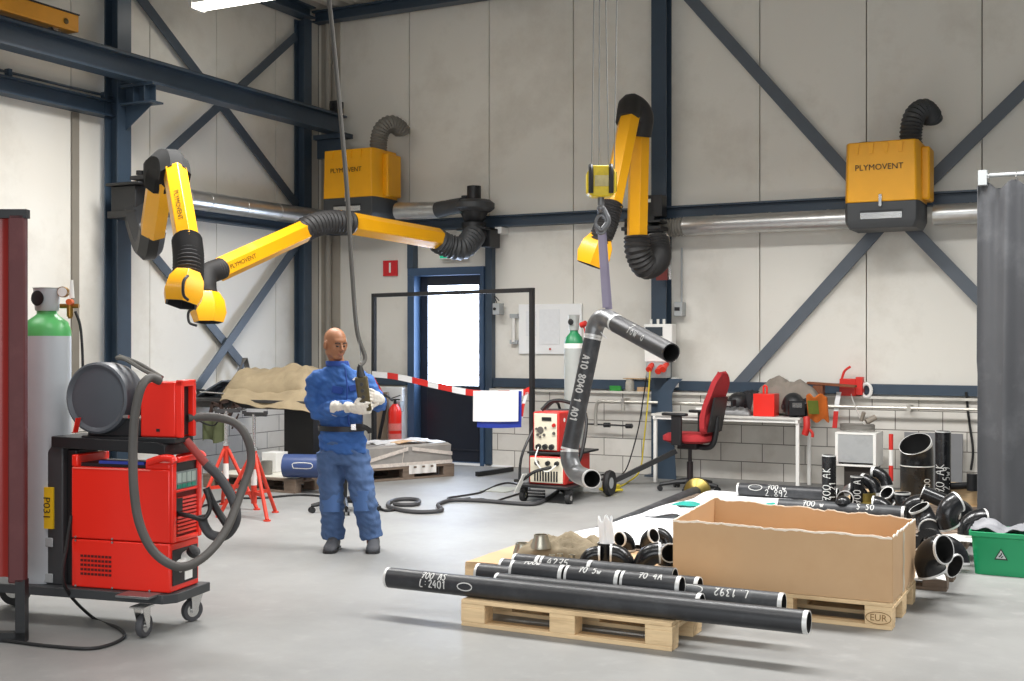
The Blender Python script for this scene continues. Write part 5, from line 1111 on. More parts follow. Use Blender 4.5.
obj('paper_tag', G().bar((X(516, 10.1), 10.1, .1), (X(524, 10.1), 10.12, .28), .005, .1, up=(0, 1, 0)), WHITE, t)
def gas_bottle(name, c, z0, r, zsh, ztop, label, body, ring_green, group=None, cap=True):
    t = thing(name, label, 'gas cylinder', (c.x, c.y, z0))
    b = obj('cylinder_body', G().lathe([(0, 0), (r*.93, 0), (r, .03), (r, zsh-z0)], (c.x, c.y, z0), n=36), body, t)
    h = ztop-zsh
    obj('shoulder', G().lathe([(r, 0), (r*.99, h*.12), (r*.85, h*.3), (r*.5, h*.42), (r*.42, h*.46), (r*.42, h*.56), (r*.2, h*.56)], (c.x, c.y, zsh), n=36), ring_green, t)
    g = G(); g.lathe([(r*.46, h*.52), (r*.5, h*.56), (r*.56, h*.98), (r*.6, h), (r*.56, h*1.0), (r*.5, h*.95), (r*.42, h*.56)], (c.x, c.y, zsh), n=30, closed=True)
    cp = obj('valve_guard', g, body, t); d = TOCAM((c.x, c.y, ztop)); d.z = 0; d = (d-ux*.7).normalized()
    obj('guard_window', G().lathe([(0, 0), (.035*r/.12, 0), (.04*r/.12, .01), (.03*r/.12, .014), (.0, .012)], Vector((c.x, c.y, zsh+h*.78))+d*r*.52, d, 18), [BLK], cp)
    obj('valve', G().cyl((c.x, c.y, zsh+h*.5), (c.x, c.y, zsh+h*.85), .018, n=12).cyl((c.x, c.y, zsh+h*.75), (c.x+.05, c.y, zsh+h*.75), .012, n=10), mat('brass', 'a07c3a', .35, metal=.7), t)
    return t
GRE = mat('shoulder_green', '4fae62', .4, var=.04)
c = Vector((X(574, 11.2), 11.2, 0)); dd = -c.x*sY+c.y*cY
gb = gas_bottle('gas_cylinder', c, .0, .1, CAM_H+(340.5-347)*-dd/FPX*-1, CAM_H+(340.5-315)*dd/FPX, 'grey gas cylinder with a dark green and white shoulder behind the welder cart', mat('bottle_grey', 'a8aca8', .45, var=.05), mat('dark_green', '1f7a4c', .4))
obj('white_band', G().lathe([(.1015, 0), (.1015, .05)], (c.x, c.y, CAM_H-.08), n=30), WHITE, gb)
solo('gas_regulator', G().cyl((c.x+.1, c.y-.05, 1.7), (c.x+.16, c.y-.06, 1.72), .03, n=14).tube(cr([(c.x+.12, c.y-.05, 1.7), (c.x+.15, c.y-.06, 1.6), (c.x+.13, c.y-.1, 1.2), (c.x+.15, c.y-.1, .9)], 5), .008, 6), [REDD], 'small red regulator with hose on the grey gas cylinder', 'regulator')

# floor cables and hoses
def fcable(px, r, label, m=CABLE, z=None, name='floor_cable', k=6):
    P = [on_z(a, b, 0) for a, b in px]; return solo(name, G().tube(cr([(p.x, p.y, (z or r)+.001) for p in P], k), r, 8), m, label, 'cable')
HG = mat('hose_dark_grey', '3c3c3e', .6, var=.08)
fcable([(558, 493), (545, 502), (533, 506), (510, 505), (486, 503), (460, 502), (447, 503), (438, 507), (442, 512), (430, 514), (415, 514), (400, 512), (388, 508), (392, 503), (405, 501), (418, 502), (417, 506), (404, 507), (394, 506)], .019, 'thick grey hose snaking over the floor from the welder cart to the left', HG)
fcable([(530, 490), (512, 484), (500, 485), (488, 490), (478, 494), (460, 497), (448, 499), (452, 501), (470, 499)], .009, 'thin black cable loop on the floor left of the welder cart')
fcable([(524, 493), (505, 499), (494, 502), (482, 500), (470, 501)], .009, 'black cable crossing the thick hose before the welder cart')
fcable([(396, 511), (386, 512), (378, 509), (370, 508), (362, 505)], .012, 'black cable end running from the hose towards the worker')
fcable([(560, 480), (575, 490), (590, 482), (600, 476), (615, 474)], .008, 'black cable behind the welder cart wheel')
p = on_z(504, 490, 0); solo('cover_plate', G().bx(p.x-.18, p.x+.12, p.y-.2, p.y+.2, 0, .008), mat('plate_khaki', '9b9d92', .6), 'flat grey plate on the floor left of the welder cart', 'plate')
a, b = on_z(477, 474, .03), on_z(512, 469, .03); solo('steel_tube', G().bar(a, b, .05, .05), BLK, 'short black square tube on the floor in front of the door', 'tube')
for i in range(3):
    a, b = on_z(523+2*i, 490+3*i, .02), on_z(545, 491+3*i, .02); solo('welding_rod_tube', G().cyl(a, b, .012, n=10), BLK, 'thin black rod under the welder cart, %s of three' % ('farthest', 'middle', 'nearest')[i], 'rod')

# ================================================================== LEFT: TABLE, STANDS, TARPAULIN
Yt = 10.25; tx0, tx1 = X(165, Yt), -7.26
STL = mat('dark_raw_steel', '4b4a4a', .45, metal=.4, var=.15, vs=12)
t = thing('steel_workbench', 'dark steel workbench along the left wall under the tarpaulin', 'workbench', ((tx0+tx1)/2, 10.7, 0))
obj('bench_top', G().bx(tx0, tx1, Yt, 10.85, .87, .9), STL, t, bev=.003)
obj('bench_frame', G().bx(tx0+.05, tx1-.05, Yt+.05, Yt+.09, .8, .87).bx(tx0+.05, tx1-.05, 10.76, 10.8, .8, .87), STL, t)
for x in (tx0+.08, tx1-.14):
    for y in (Yt+.06, 10.73): obj('leg', G().bx(x, x+.06, y, y+.06, 0, .8), STL, t)
TX = lambda px, Y=10.6: X(px, Y)
def tarp(u, v):
    x = TX(236)+(TX(322)-TX(236))*u; a = v*PI*1.05-.1
    r = .17+.03*noise.noise(Vector((u*4, v*3, 1)))+.02*math.sin(u*9+v*4)+.03*noise.noise(Vector((u*9, v*8, 3))); edge = min(1, u*6+.35, (1-u)*5+.5)
    return Vector((x, 10.72-.36*math.cos(a)*(1+.08*math.sin(u*7)), .905+max(0, math.sin(a))**.7*r*1.75*edge+.015))
tp_ = solo('tarpaulin', G().sheet(tarp, 60, 40, .012), TARP, 'large khaki tarpaulin bundled on the steel workbench left of the worker', 'tarpaulin', ang=60)
def flap(u, v):
    x = TX(225, 10.3)+(TX(320, 10.3)-TX(225, 10.3))*u; return Vector((x, 10.42-.2*v-.02*math.sin(u*11), .965+.03*math.sin(u*8+1)+.03*noise.noise(Vector((u*6, v*4, 8)))-(.07+.14*max(0, u-.5))*v*v*1.6+.05*(1-v)))
obj('folded_flap', G().sheet(flap, 50, 12, .01), TARP, tp_, ang=60)
solo('white_cloth', G().sheet(lambda u, v: Vector((TX(305)+.32*u, 10.9-.2*v, 1.2+.05*math.sin(u*4)-.1*v)), 10, 8, .01), WHITE, 'white cloth corner showing behind the tarpaulin beside the worker', 'cloth')
solo('steel_plates', G().box((TX(207), 10.7, .98), (.5, .4, .03), Matrix.Rotation(-.35, 3, 'Y') @ Matrix.Rotation(.2, 3, 'X')).box((TX(218), 10.6, 1.0), (.4, .3, .02), Matrix.Rotation(-.45, 3, 'Y')), GREYSTEEL, 'tilted grey steel plates stacked on the left of the workbench', 'plate', bev=.002)
solo('steel_rod', G().cyl((TX(200, 10.35), 10.35, .965), (TX(236, 10.35), 10.35, .95), .009, n=8), CHROME, 'bright thin steel rod on the front edge of the workbench', 'rod')
solo('dark_canister', G().cyl((TX(196), 10.6, .945), (TX(209), 10.5, .945), .045, n=16), BLK, 'short dark cylinder lying on the left of the workbench', 'canister')
solo('cloth_heap', G().sheet(crumple(TX(228), 10.75, .905, .2, .16, .2, 4.4, 3), 26, 20, .006), GREYSTEEL, 'grey cloth heap between the plates and the tarpaulin', 'cloth', ang=60)
g = G()
for i in range(7):
    q = on_x(244, 358, XL+.18); w = .05+.012*i; y0_ = q.y-.0; g.tube(cr([(XL+.16+.01*i, y0_, q.z), (XL+.17, y0_-w, q.z-.2), (XL+.18, y0_-w*.9, q.z-.45-.02*i), (XL+.18, y0_+w*.8, q.z-.45-.02*i), (XL+.17, y0_+w, q.z-.2), (XL+.16+.01*i, y0_+.01, q.z)], 6), .007, 6)
solo('hanging_cables', g, CABLEG, 'bundle of grey cables hung on the brace crossing above the workbench', 'cables')
for px, rz, lab in ((211, .3, 'first rusty clamp hanging under the bench edge from the left'), (222, -.2, 'second rusty clamp hanging under the bench edge'), (231, .5, 'third rusty clamp hanging under the bench edge, nearest the tarpaulin')):
    c = Vector((X(px, Yt-.04), Yt-.04, .76)); Rr = Matrix.Rotation(rz, 3, 'Y')
    solo('screw_clamp', G().box(c, (.035, .03, .22), Rr).box(c+Rr @ Vector((.05, 0, .1)), (.12, .03, .03), Rr).box(c+Rr @ Vector((.05, 0, -.09)), (.12, .03, .03), Rr).cyl(c+Rr @ Vector((.1, 0, -.15)), c+Rr @ Vector((.1, 0, .04)), .01, n=8), mat('rusty_clamp', '4d3c36', .6, metal=.3, var=.2, vs=20), lab, 'clamp')
solo('wire_bundle', G().tube(cr([(X(190, 10.1), 10.1, .78), (X(200, 10.1), 10.1, .66), (X(214, 10.1), 10.1, .62), (X(222, 10.1), 10.1, .75), (X(228, 10.1), 10.1, .84)], 6), .009, 6), CABLE, 'loop of black wire drooping below the workbench', 'wire')
solo('olive_rag', G().sheet(lambda u, v: Vector((X(203+20*u, 10.15), 10.15-.03*math.sin(u*12), .72-.28*v+.02*math.sin(u*7))), 20, 10, .008), mat('olive_cloth', '5c6243', .9, var=.12), 'olive green rag hanging under the workbench', 'rag', ang=60)
solo('dark_filler', G().bx(X(284, 10.6), X(313, 10.6), 10.6, 10.8, 0.0, .8), mat('filler_black', '222224', .6), 'dark filler block for the shadow below the right part of the workbench', 'cabinet', bev=.005)  # block added for the dark shadow and black plate below the bench
# trestle stands
def make_stand(label):
    t = thing('pipe_stand', label, 'stand', (0, 0, 0), 0, None, local=True)
    pst = obj('post', G().cyl((0, 0, .12), (0, 0, .58), .026, n=16), mat('stand_red', 'cf3a26', .45, var=.08), t)
    obj('height_label', G().lathe([(.0268, .28), (.0268, .42)], n=16), WHITE, pst)
    for k in range(3):
        a = math.radians(-35+120*k); d = Vector((math.cos(a), math.sin(a), 0)); lg = obj('leg', G().tube([Vector((0, 0, .55))+d*.02, d*.3+Vector((0, 0, .012))], .017, 10), MATS['stand_red'], t)
        obj('foot', G().cyl(d*.3, d*.3+Vector((0, 0, .012)), .032, n=14), MATS['stand_red'], lg)
        obj('cross_bar', G().bar((0, 0, .21), d*.19+Vector((0, 0, .21)), .02, .03), MATS['stand_red'], t)
    obj('spindle', G().cyl((0, 0, .58), (0, 0, .9), .016, n=12).cyl((0, 0, .58), (0, 0, .61), .03, n=8), CHROME, t)
    obj('head_bar', G().bar((-.1, 0, .9), (.13, 0, .9), .02, .035).cyl((-.1, 0, .9), (-.1, 0, .93), .02, n=8).cyl((.12, 0, .9), (.12, 0, .93), .02, n=8), STL, t)
    return t
S1 = make_stand('red tripod pipe stand nearest the worker, with a chrome spindle'); q = on_z(254, 517, 0); S1.location = (q.x, q.y, 0); S1.rotation_euler.z = .1
S2 = dup(S1); q = on_z(226, 509, 0); S2.location = (q.x, q.y, 0); S2.rotation_euler.z = .9; S2['label'] = 'red tripod pipe stand half hidden behind the red welding machine'
# pallet with blue pipe and white box
PL = pcopy(P3, 'old pallet below the workbench carrying the dark blue pipe', (-8.02, 10.1, 0), 0)
solo('foil_cover', G().sheet(lambda u, v: Vector((-8.5+1.05*u, 9.72+.6*v, .152+.006*noise.noise(Vector((u*6, v*6, 3)))-(.05*max(0, .1-v)*6))), 20, 12, .003), mat('foil_pale', 'd8d4c6', .5, var=.08), 'pale film on the old pallet under the blue pipe', 'sheet')
a = on_z(285, 477, .16); a.z = .277; b = a+Vector((.5, .16, 0))
o = solo('plastic_pipe', G().pipe([a, a.lerp(b, .02), a.lerp(b, .98), b], .118, t=.012, n=32, mb=0, mi=0, mo=1, ends=(0, 0)), [mat('blue_plastic_pipe', '3a4c78', .35, var=.05), INNER], 'thick dark blue plastic pipe on the old pallet behind the worker', 'pipe')
obj('pipe_stamp', G().merge(stroke_g([(-.09, -.025), (.09, -.025), (.09, .025), (-.09, .025), (-.09, -.025)], on_cyl(a, b, .118, .22, TOCAM(a), flip=1), .008)), CHALK, o)
q = on_z(276, 471, .157); solo('white_carton', G().bx(q.x-.11, q.x+.08, q.y-.1, q.y+.1, .157, .36), mat('carton_white', 'e3e2de', .7, var=.03), 'white carton on the old pallet left of the blue pipe', 'box', bev=.004)
q = on_z(269, 474, .157); solo('paint_tin', G().lathe([(0, 0), (.06, 0), (.06, .13), (.063, .135), (.055, .135), (.05, .02), (0, .02)], (q.x-.03, q.y, .157), n=22), mat('tin_grey', '8e8c86', .35, metal=.6), 'small grey tin in front of the white carton', 'tin')
fcable([(200, 508), (230, 500), (262, 499), (300, 496), (330, 498)], .01, 'black cable on the floor between the red stands and the stool')

# ================================================================== WELDING MACHINE, FOREGROUND LEFT
PHI = math.radians(10); MO = Vector((-4.99, 4.655, 0)); MR = Matrix.Rotation(PHI, 3, 'Z')
def m_(x, y, z): return MO+MR @ Vector((x, y, z))
def mb(g, x0, x1, y0, y1, z0, z1, mi=0): return g.box(m_((x0+x1)/2, (y0+y1)/2, (z0+z1)/2), (x1-x0, y1-y0, z1-z0), MR, mi)
t = thing('machine_trolley', 'dark welding machine trolley on casters in the left foreground', 'cart', m_(.1, .15, 0))
PLT = mat('trolley_dark', '3a3c3e', .5, var=.06)
obj('platform', G().prism([m_(-.75, -.04, .165), m_(.53, -.04, .165), m_(.585, .02, .165), m_(.585, .34, .165), m_(-.75, .34, .165)], (0, 0, .05)), PLT, t, bev=.005)
obj('front_plate', mb(G(), .3, .5, -.12, .0, .205, .218), mat('zinc_plate', '8a8c8c', .35, metal=.6), t, bev=.003)
def caster(px, py, r, w, sw, lab=None):
    q = on_z(px, py, 0); d = Vector((sw[0], sw[1], 0)).normalized(); n = Vector((-d.y, d.x, 0)); c = q+Vector((0, 0, r))
    o = obj('caster', G().lathe([(r*.6, -w/2), (r*.93, -w/2), (r, -w/4), (r, w/4), (r*.93, w/2), (r*.6, w/2)], c, n, 28, closed=True), mat('tyre_grey', '47474a', .6), t)
    obj('wheel_disc', G().cyl(c-n*w*.4, c+n*w*.4, r*.62, n=20).cyl(c-n*w*.7, c+n*w*.7, r*.2, n=14), CHROME, o)
    g = G()
    for s in (-1, 1): g.prism([c+n*s*w*.72-d*.012-Vector((0, 0, .012)), c+n*s*w*.72+d*.015-Vector((0, 0, .012)), c+n*s*w*.72+d*.06+Vector((0, 0, .165-r)), c+n*s*w*.72-d*.02+Vector((0, 0, .165-r))], n*.003*s)
    g.box(c+d*.02+Vector((0, 0, .165-r)), (.09, .09, .008), MR); obj('fork', g, CHROME, o)
caster(144, 637, .062, .034, (.25, -1)); caster(192, 621, .062, .034, (.3, 1))
q = on_z(3, 634, 0)
for k in (0, .38):
    c = m_(-.7, -.05+k, .11); n = MR @ Vector((0, 1, 0)); o = obj('rear_wheel', G().lathe([(.06, -.02), (.1, -.025), (.11, 0), (.1, .025), (.06, .02)], c, n, 30, closed=True), RUB, t); obj('wheel_hub', G().cyl(c-n*.02, c+n*.02, .065, n=20).cyl(c-n*.035, c+n*.035, .018, n=12), CHROME, o)
# dark bottle column
o = obj('bottle_column', G().prism([m_(-.335, .02, .215), m_(-.13, .02, .215), m_(-.13, .02, .98), m_(-.2, .02, .98), m_(-.335, .02, .8)], MR @ Vector((0, .2, 0))), CHAR, t, bev=.008)
mb_ = mb(G(), -.128, -.065, .05, .24, .215, .95); obj('rear_casing', mb_, BLK, t, bev=.006)
lb = obj('yellow_label', mb(G(), -.265, -.185, .008, .02, .52, .745), mat('label_yellow', 'f0c419', .5), o)
obj('label_text', text_g('P031', .062, fn=on_plane(m_(-.225, .008, .632), Vector((0, 0, -1)), MR @ Vector((1, 0, 0)), MR @ Vector((0, -1, 0)), .002)), BLK, lb)
for z in (.42, .225): obj('white_cutout', mb(G(), -.27, -.19, .012, .02, z, z+.05), GREYP, o, bev=.01)
obj('top_tray', G().prism([m_(-.19, -.0, .965), m_(.47, -.0, .95), m_(.52, .0, .935), m_(.52, .28, .935), m_(-.19, .28, .965)], (0, 0, .06)), BLK, t, bev=.004)
# power source
W1 = thing('welding_machine', 'large red welding power source on the trolley in the left foreground', 'welding machine', m_(.27, .14, .216))
MRED = mat('bright_red', 'ee2a1a', .35, var=.015, coat=.15)
lo = obj('cooling_unit', mb(G(), -.06, .55, .0, .28, .217, .475), MRED, W1, bev=.008)
up = obj('power_unit', mb(mb(mb(G(), -.06, .55, 0, .28, .48, .865), -.06, -.02, 0, .28, .865, .93), .4, .55, .0, .28, .865, .90), MRED, W1, bev=.008)
obj('top_recess', mb(G(), -.02, .4, .03, .26, .866, .885), BLK, up)
g = G()
for i in range(6): mb(g, .1+.05*i, .125+.05*i, .02, .04, .884, .9)
obj('blue_clips', mb(G(), .1, .38, .02, .05, .884, .9), mat('blue_clip', '2b3f9a', .5), up)
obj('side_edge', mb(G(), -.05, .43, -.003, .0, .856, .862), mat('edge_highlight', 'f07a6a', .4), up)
for zc in (.487, .468, .225):
    for x in (-.03, .2, .43): obj('screw', G().cyl(m_(x, -.001, zc), m_(x, -.006, zc), .006, n=10), CHROME, lo if zc < .48 else up)
g = G()
for i in range(9):
    for j in range(5): mb(g, .0+.022*i, .016+.022*i, -.003, .001, .285+.024*j, .298+.024*j)
obj('vent_grille', g, mat('vent_dark', '5a0f0a', .6), lo, ang=20)
# control face on the +x end
def fx(g, y0, y1, z0, z1, x0=.55, d=.02, mi=0): return mb(g, x0, x0+d, y0, y1, z0, z1, mi)
fr = obj('front_bezel', fx(fx(fx(fx(fx(G(), 0, .035, .48, .93), .245, .28, .48, .93), .035, .245, .9, .93, d=.03), .035, .245, .74, .755), .035, .245, .48, .505), MRED, W1, bev=.006)
for yy in (0, .28): obj('bezel_corner', G().tube(cr([m_(.42, yy, .9), m_(.5, yy, .925), m_(.56, yy, .925), m_(.58, yy, .905)], 5), .02, 10), MRED, fr)
obj('dark_recess', fx(G(), .035, .245, .85, .9, d=.004), BLK, fr)
cp = obj('control_panel', fx(G(), .035, .245, .757, .85, d=.012), mat('panel_grey_green', '7f8a88', .4), fr)
for i in range(4):
    obj('display', fx(G(), .05+.046*i, .085+.046*i, .79, .84, d=.016), mat('display_pale', 'aab8b0', .3), cp); obj('teal_strip', fx(G(), .05+.046*i, .085+.046*i, .762, .782, d=.016), mat('teal_mark', '1f8a73', .4), cp)
g = G()
for i in range(10): fx(g, .06, .24, .52+.02*i, .531+.02*i, d=.012)
obj('louvre', g, MRED, fr); obj('louvre_back', fx(G(), .035, .245, .505, .74, d=.004), mat('dark_red_inside', '6b120c', .6), fr)
obj('cable_socket', fx(G(), .04, .1, .64, .71, d=.014), BLK, fr)
lf_ = obj('cooler_front', fx(G(), .02, .26, .25, .44, d=.006), BLK, W1, bev=.003)
obj('filler_neck', G().cyl(m_(.56, .13, .38), m_(.63, .1, .42), .035, .03, n=18).cyl(m_(.56, .06, .345), m_(.6, .13, .38), .032, n=16), WHITE, lf_); obj('filler_cap', G().cyl(m_(.62, .1, .415), m_(.64, .095, .435), .034, n=18), BLK, lf_)
obj('warning_label', fx(G(), .1, .2, .325, .35, x0=.556, d=.004), mat('warn_yellow', 'e3d21b', .5), lf_); obj('type_label', fx(G(), .13, .2, .265, .315, x0=.556, d=.004), WHITE, lf_)
# wire feeder with spool
F1 = thing('wire_feeder', 'red wire feeder box with a round dark spool cover on top of the machine', 'wire feeder', m_(.3, .14, 1.02))
obj('feeder_box', mb(G(), .33, .545, .06, .2, 1.03, 1.325), MRED, F1, bev=.008)
obj('feeder_front', mb(mb(mb(G(), .545, .585, .06, .085, 1.03, 1.335), .545, .585, .175, .2, 1.03, 1.335), .545, .585, .06, .2, 1.3, 1.335), MRED, F1, bev=.006)
obj('feeder_panel', mb(G(), .545, .551, .085, .175, 1.04, 1.3), BLK, F1)
obj('keyhole', mb(G(), .43, .45, .056, .06, 1.06, 1.075), BLK, F1)
obj('base_frame', mb(mb(G(), -.02, .56, .03, .21, 1.0, 1.03), .0, .33, .06, .2, 1.03, 1.12), BLK, F1, bev=.004)
ny = MR @ Vector((0, -1, 0)); sc_ = m_(.085, .13, 1.235)
obj('spool_cover', G().lathe([(0, .115), (.1, .113), (.16, .105), (.18, .118), (.192, .11), (.195, .08), (.19, -.02), (.182, -.06), (0, -.06)], sc_, ny, 44), mat('spool_grey', '4c5056', .42, var=.05), F1)
obj('spool_mount', G().tube([m_(.24, .1, 1.13), m_(.32, .12, 1.2), m_(.33, .12, 1.3)], .03, 10), BLK, F1)
obj('cable_clutter', G().tube(cr([m_(.12, .15, 1.45), m_(.2, .12, 1.44), m_(.32, .12, 1.38), m_(.42, .12, 1.345)], 5), .012, 8).tube(cr([m_(.1, .2, 1.46), m_(.24, .18, 1.42), m_(.4, .16, 1.345)], 5), .01, 8), CABLEG, F1)
obj('brass_nipples', G().cyl(m_(.27, .0, 1.14), m_(.3, .0, 1.14), .01, n=8), CHROME, F1)
solo('red_tag', G().bar(m_(-.02, -.02, 1.2-.15), m_(-.0, -.02, 1.11+.02), .04, .004), RED, 'small red tag hanging below the spool cover', 'tag')
# hoses in front of the machine
dpt = 6.15
def hz(pts, r, label, m, n=10): return solo('welding_hose', G().tube(cr([at(a, b, d) for a, b, d in pts], 7), r, n), m, label, 'hose')
hz([(160, 381, 6.25), (150, 378, 6.2), (141, 388, 6.12), (135, 415, 6.08), (133, 450, 6.05), (134, 490, 6.0), (140, 525, 5.98), (155, 553, 5.98), (180, 567, 6.0), (205, 556, 6.1), (226, 530, 6.25), (240, 495, 6.4), (251, 462, 6.5), (247, 438, 6.5), (235, 423, 6.5), (213, 417, 6.48), (188, 418, 6.42)], .023, 'long grey hose looping from the feeder down in front of the red machine', mat('hose_warm_grey', '4d4a47', .6, var=.1))
hz([(186, 440, 6.4), (196, 452, 6.4), (207, 465, 6.4)], .022, 'red torch handle hooked on the upper corner of the red machine', mat('torch_red', '9a3a33', .6, var=.1))
hz([(206, 464, 6.4), (220, 478, 6.4), (233, 500, 6.38), (236, 520, 6.36), (226, 535, 6.34), (212, 535, 6.34), (204, 525, 6.34), (202, 515, 6.34)], .026, 'black torch hose curling right of the red machine', HG)
hz([(175, 513, 6.35), (190, 516, 6.25), (203, 519, 6.3), (210, 508, 6.35), (206, 490, 6.4)], .012, 'thin black lead plugged into the red machine front', CABLE)
hz([(206, 488, 6.42), (214, 505, 6.42), (228, 527, 6.4)], .02, 'straight black hose section behind the torch hose', CABLE)
P = [m_(-.06, .0, .6), m_(-.065, -.03, .45), m_(-.03, -.1, .25)]+[on_z(a, b, .01) for a, b in ((92, 617), (118, 628), (123, 638), (95, 648), (50, 646), (0, 640), (-60, 634))]
solo('mains_cable', G().tube(cr(P, 8), .009, 8), CABLE, 'black mains cable hanging from the machine and trailing left on the floor', 'cable')
# gas bottle on the trolley
c = at(47, 440, 6.62); c.z = 0
gas_bottle('gas_cylinder', c, .216, .128, CAM_H-(336-340.5)*-6.62/FPX*-1+.0, CAM_H+(340.5-288)*6.62/FPX, 'pale grey gas cylinder with a bright green shoulder in the left foreground', mat('bottle_pale', 'c3c8cc', .4, var=.03, dirt='9aa0a4', ds=3, damt=.3), mat('bottle_green', '5cb96a', .35, var=.03))
RG = at(70, 306, 6.62)
t = thing('pressure_regulator', 'brass pressure regulator with gauge beside the green-shouldered cylinder', 'regulator', RG)
obj('regulator_body', G().cyl(RG-ux*.055, RG+ux*.05, .013, n=10).cyl(RG-Vector((0, 0, .06)), RG+Vector((0, 0, .025)), .018, n=12).cyl(RG-Vector((0, 0, .07)), RG-Vector((0, 0, .045)), .012, n=8), MATS['brass'], t)
gp = at(63, 292, 6.6); o = obj('gauge', G().cyl(gp+uy*.02, gp-uy*.01, .03, n=22), MATS['brass'], t); obj('gauge_face', G().cyl(gp-uy*.01, gp-uy*.013, .026, n=22), WHITE, o)
obj('flow_tube', G().cyl(at(72, 298, 6.6), at(71.5, 280, 6.6), .014, .009, n=12), WHITE, t); obj('orange_knob', G().cyl(at(70, 302, 6.58)-uy*.02, at(70, 302, 6.58)+uy*.02, .017, n=12), mat('knob_orange', 'd9612a', .5), t)
obj('gas_hose', G().tube(cr([RG+ux*.03-Vector((0, 0, .03)), at(80, 325, 6.62), at(82, 345, 6.62), at(83, 372, 6.62)], 6), .008, 8), CABLE, t)
# welding screen at the left edge
q = at(18, 583, 6.12)
t = thing('welding_screen', 'dark red welding screen on a black frame at the left edge', 'screen', (q.x, q.y, 0))
zt = at(18, 214, 6.12).z; zb_ = q.z; ex = Vector((cY, sY, 0))
obj('edge_tube', G().bar(Vector((q.x, q.y, zb_)), Vector((q.x, q.y, zt)), .088, .05, up=uy), mat('screen_edge_brown', '5b2a2b', .55, var=.1, dirt='7d4a48', ds=4, damt=.4), t, bev=.01)
obj('top_cap', G().bar(Vector((q.x, q.y, zt))-ux*.9, Vector((q.x, q.y, zt))+ux*.052, .05, .045), BLK, t)
obj('curtain', G().sheet(lambda u, v: Vector((q.x, q.y, zt-.02-(zt-zb_-.05)*v))-ux*(.04+.85*u)+uy*(.012*math.sin(u*30)), 50, 6, .004), mat('screen_red', '8c1d14', .3, var=.08), t, ang=70)
obj('leg', G().bar(Vector((q.x, q.y, .02))+ux*.02, Vector((q.x, q.y, zb_+.02))+ux*.02, .05, .05, up=uy), BLK, t)
obj('foot', G().bar(Vector((q.x, q.y, .025))+ux*.045, Vector((q.x, q.y, .025))-ux*.8, .05, .05), BLK, t)

# ================================================================== THE WORKER
def blob(g, voxel, smooth=4, factor=.5, disp=None):
    """fuse overlapping volumes into one continuous skin"""
    me = g.mesh('tmp', SKIN, ang=180); o = bpy.data.objects.new('tmp', me); COL.objects.link(o)
    r = o.modifiers.new('r', 'REMESH'); r.mode = 'VOXEL'; r.voxel_size = voxel
    s = o.modifiers.new('s', 'SMOOTH'); s.iterations = smooth; s.factor = factor
    bpy.context.view_layer.update(); m2 = bpy.data.meshes.new_from_object(o.evaluated_get(bpy.context.evaluated_depsgraph_get()))
    h = G(); vs = [v.co.copy() for v in m2.vertices]
    if disp: vs = [v+m2.vertices[i].normal*disp(v) for i, v in enumerate(vs)]
    h.add(vs, [tuple(p.vertices) for p in m2.polygons]); bpy.data.objects.remove(o); bpy.data.meshes.remove(me); bpy.data.meshes.remove(m2); return h
MD = 8.83
def mp(px, py, dy=0): return at(px, py, MD+dy)
def ell(c, w, d, rot=0, n=20):
    R = []
    for i in range(n):
        a = 2*PI*i/n; x, y = w*math.cos(a), d*math.sin(a); R.append(c+ux*(x*math.cos(rot)-y*math.sin(rot))+uy*(x*math.sin(rot)+y*math.cos(rot)))
    return R
px_ = MD/FPX
man0 = on_z(353, 549, 0)
WK = thing('person', 'worker in blue jacket and trousers with white gloves, shaved head, working a hoist pendant', 'person', man0)
tor = [(452, 344, 24, .12), (440, 343, 24.5, .125), (428, 341.5, 23, .115), (412, 340, 23.5, .115), (396, 340, 25.5, .12), (384, 339.5, 27, .115), (376, 339, 25, .1), (370, 338.5, 18, .085), (365, 338, 9.5, .06), (355, 337, 8.2, .055)]
RT = -.32
def limb(g, pts, rs, n=14): return g.tube(cr(pts, 5), [rs[min(i//5, len(rs)-1)]+(rs[min(i//5+1, len(rs)-1)]-rs[min(i//5, len(rs)-1)])*((i % 5)/5) for i in range(len(cr(pts, 5)))], n)
armR = [mp(317, 379, .0), mp(314.5, 396, .02), mp(320, 411, -.02), mp(335, 409.5, -.16), mp(349, 407, -.26)]
armL = [mp(362, 379, .0), mp(371, 392, -.02), mp(377, 404, -.08), mp(378, 401, -.2), mp(377, 399, -.25)]
legR = [mp(330.5, 452, .02), mp(331, 475, .0), mp(331.5, 497, -.03), mp(332.5, 520, 0), mp(333.5, 538, .01)]
legL = [mp(355, 452, .02), mp(359, 475, -.02), mp(363.5, 497, -.05), mp(368.5, 520, -.03), mp(372, 536, -.02)]
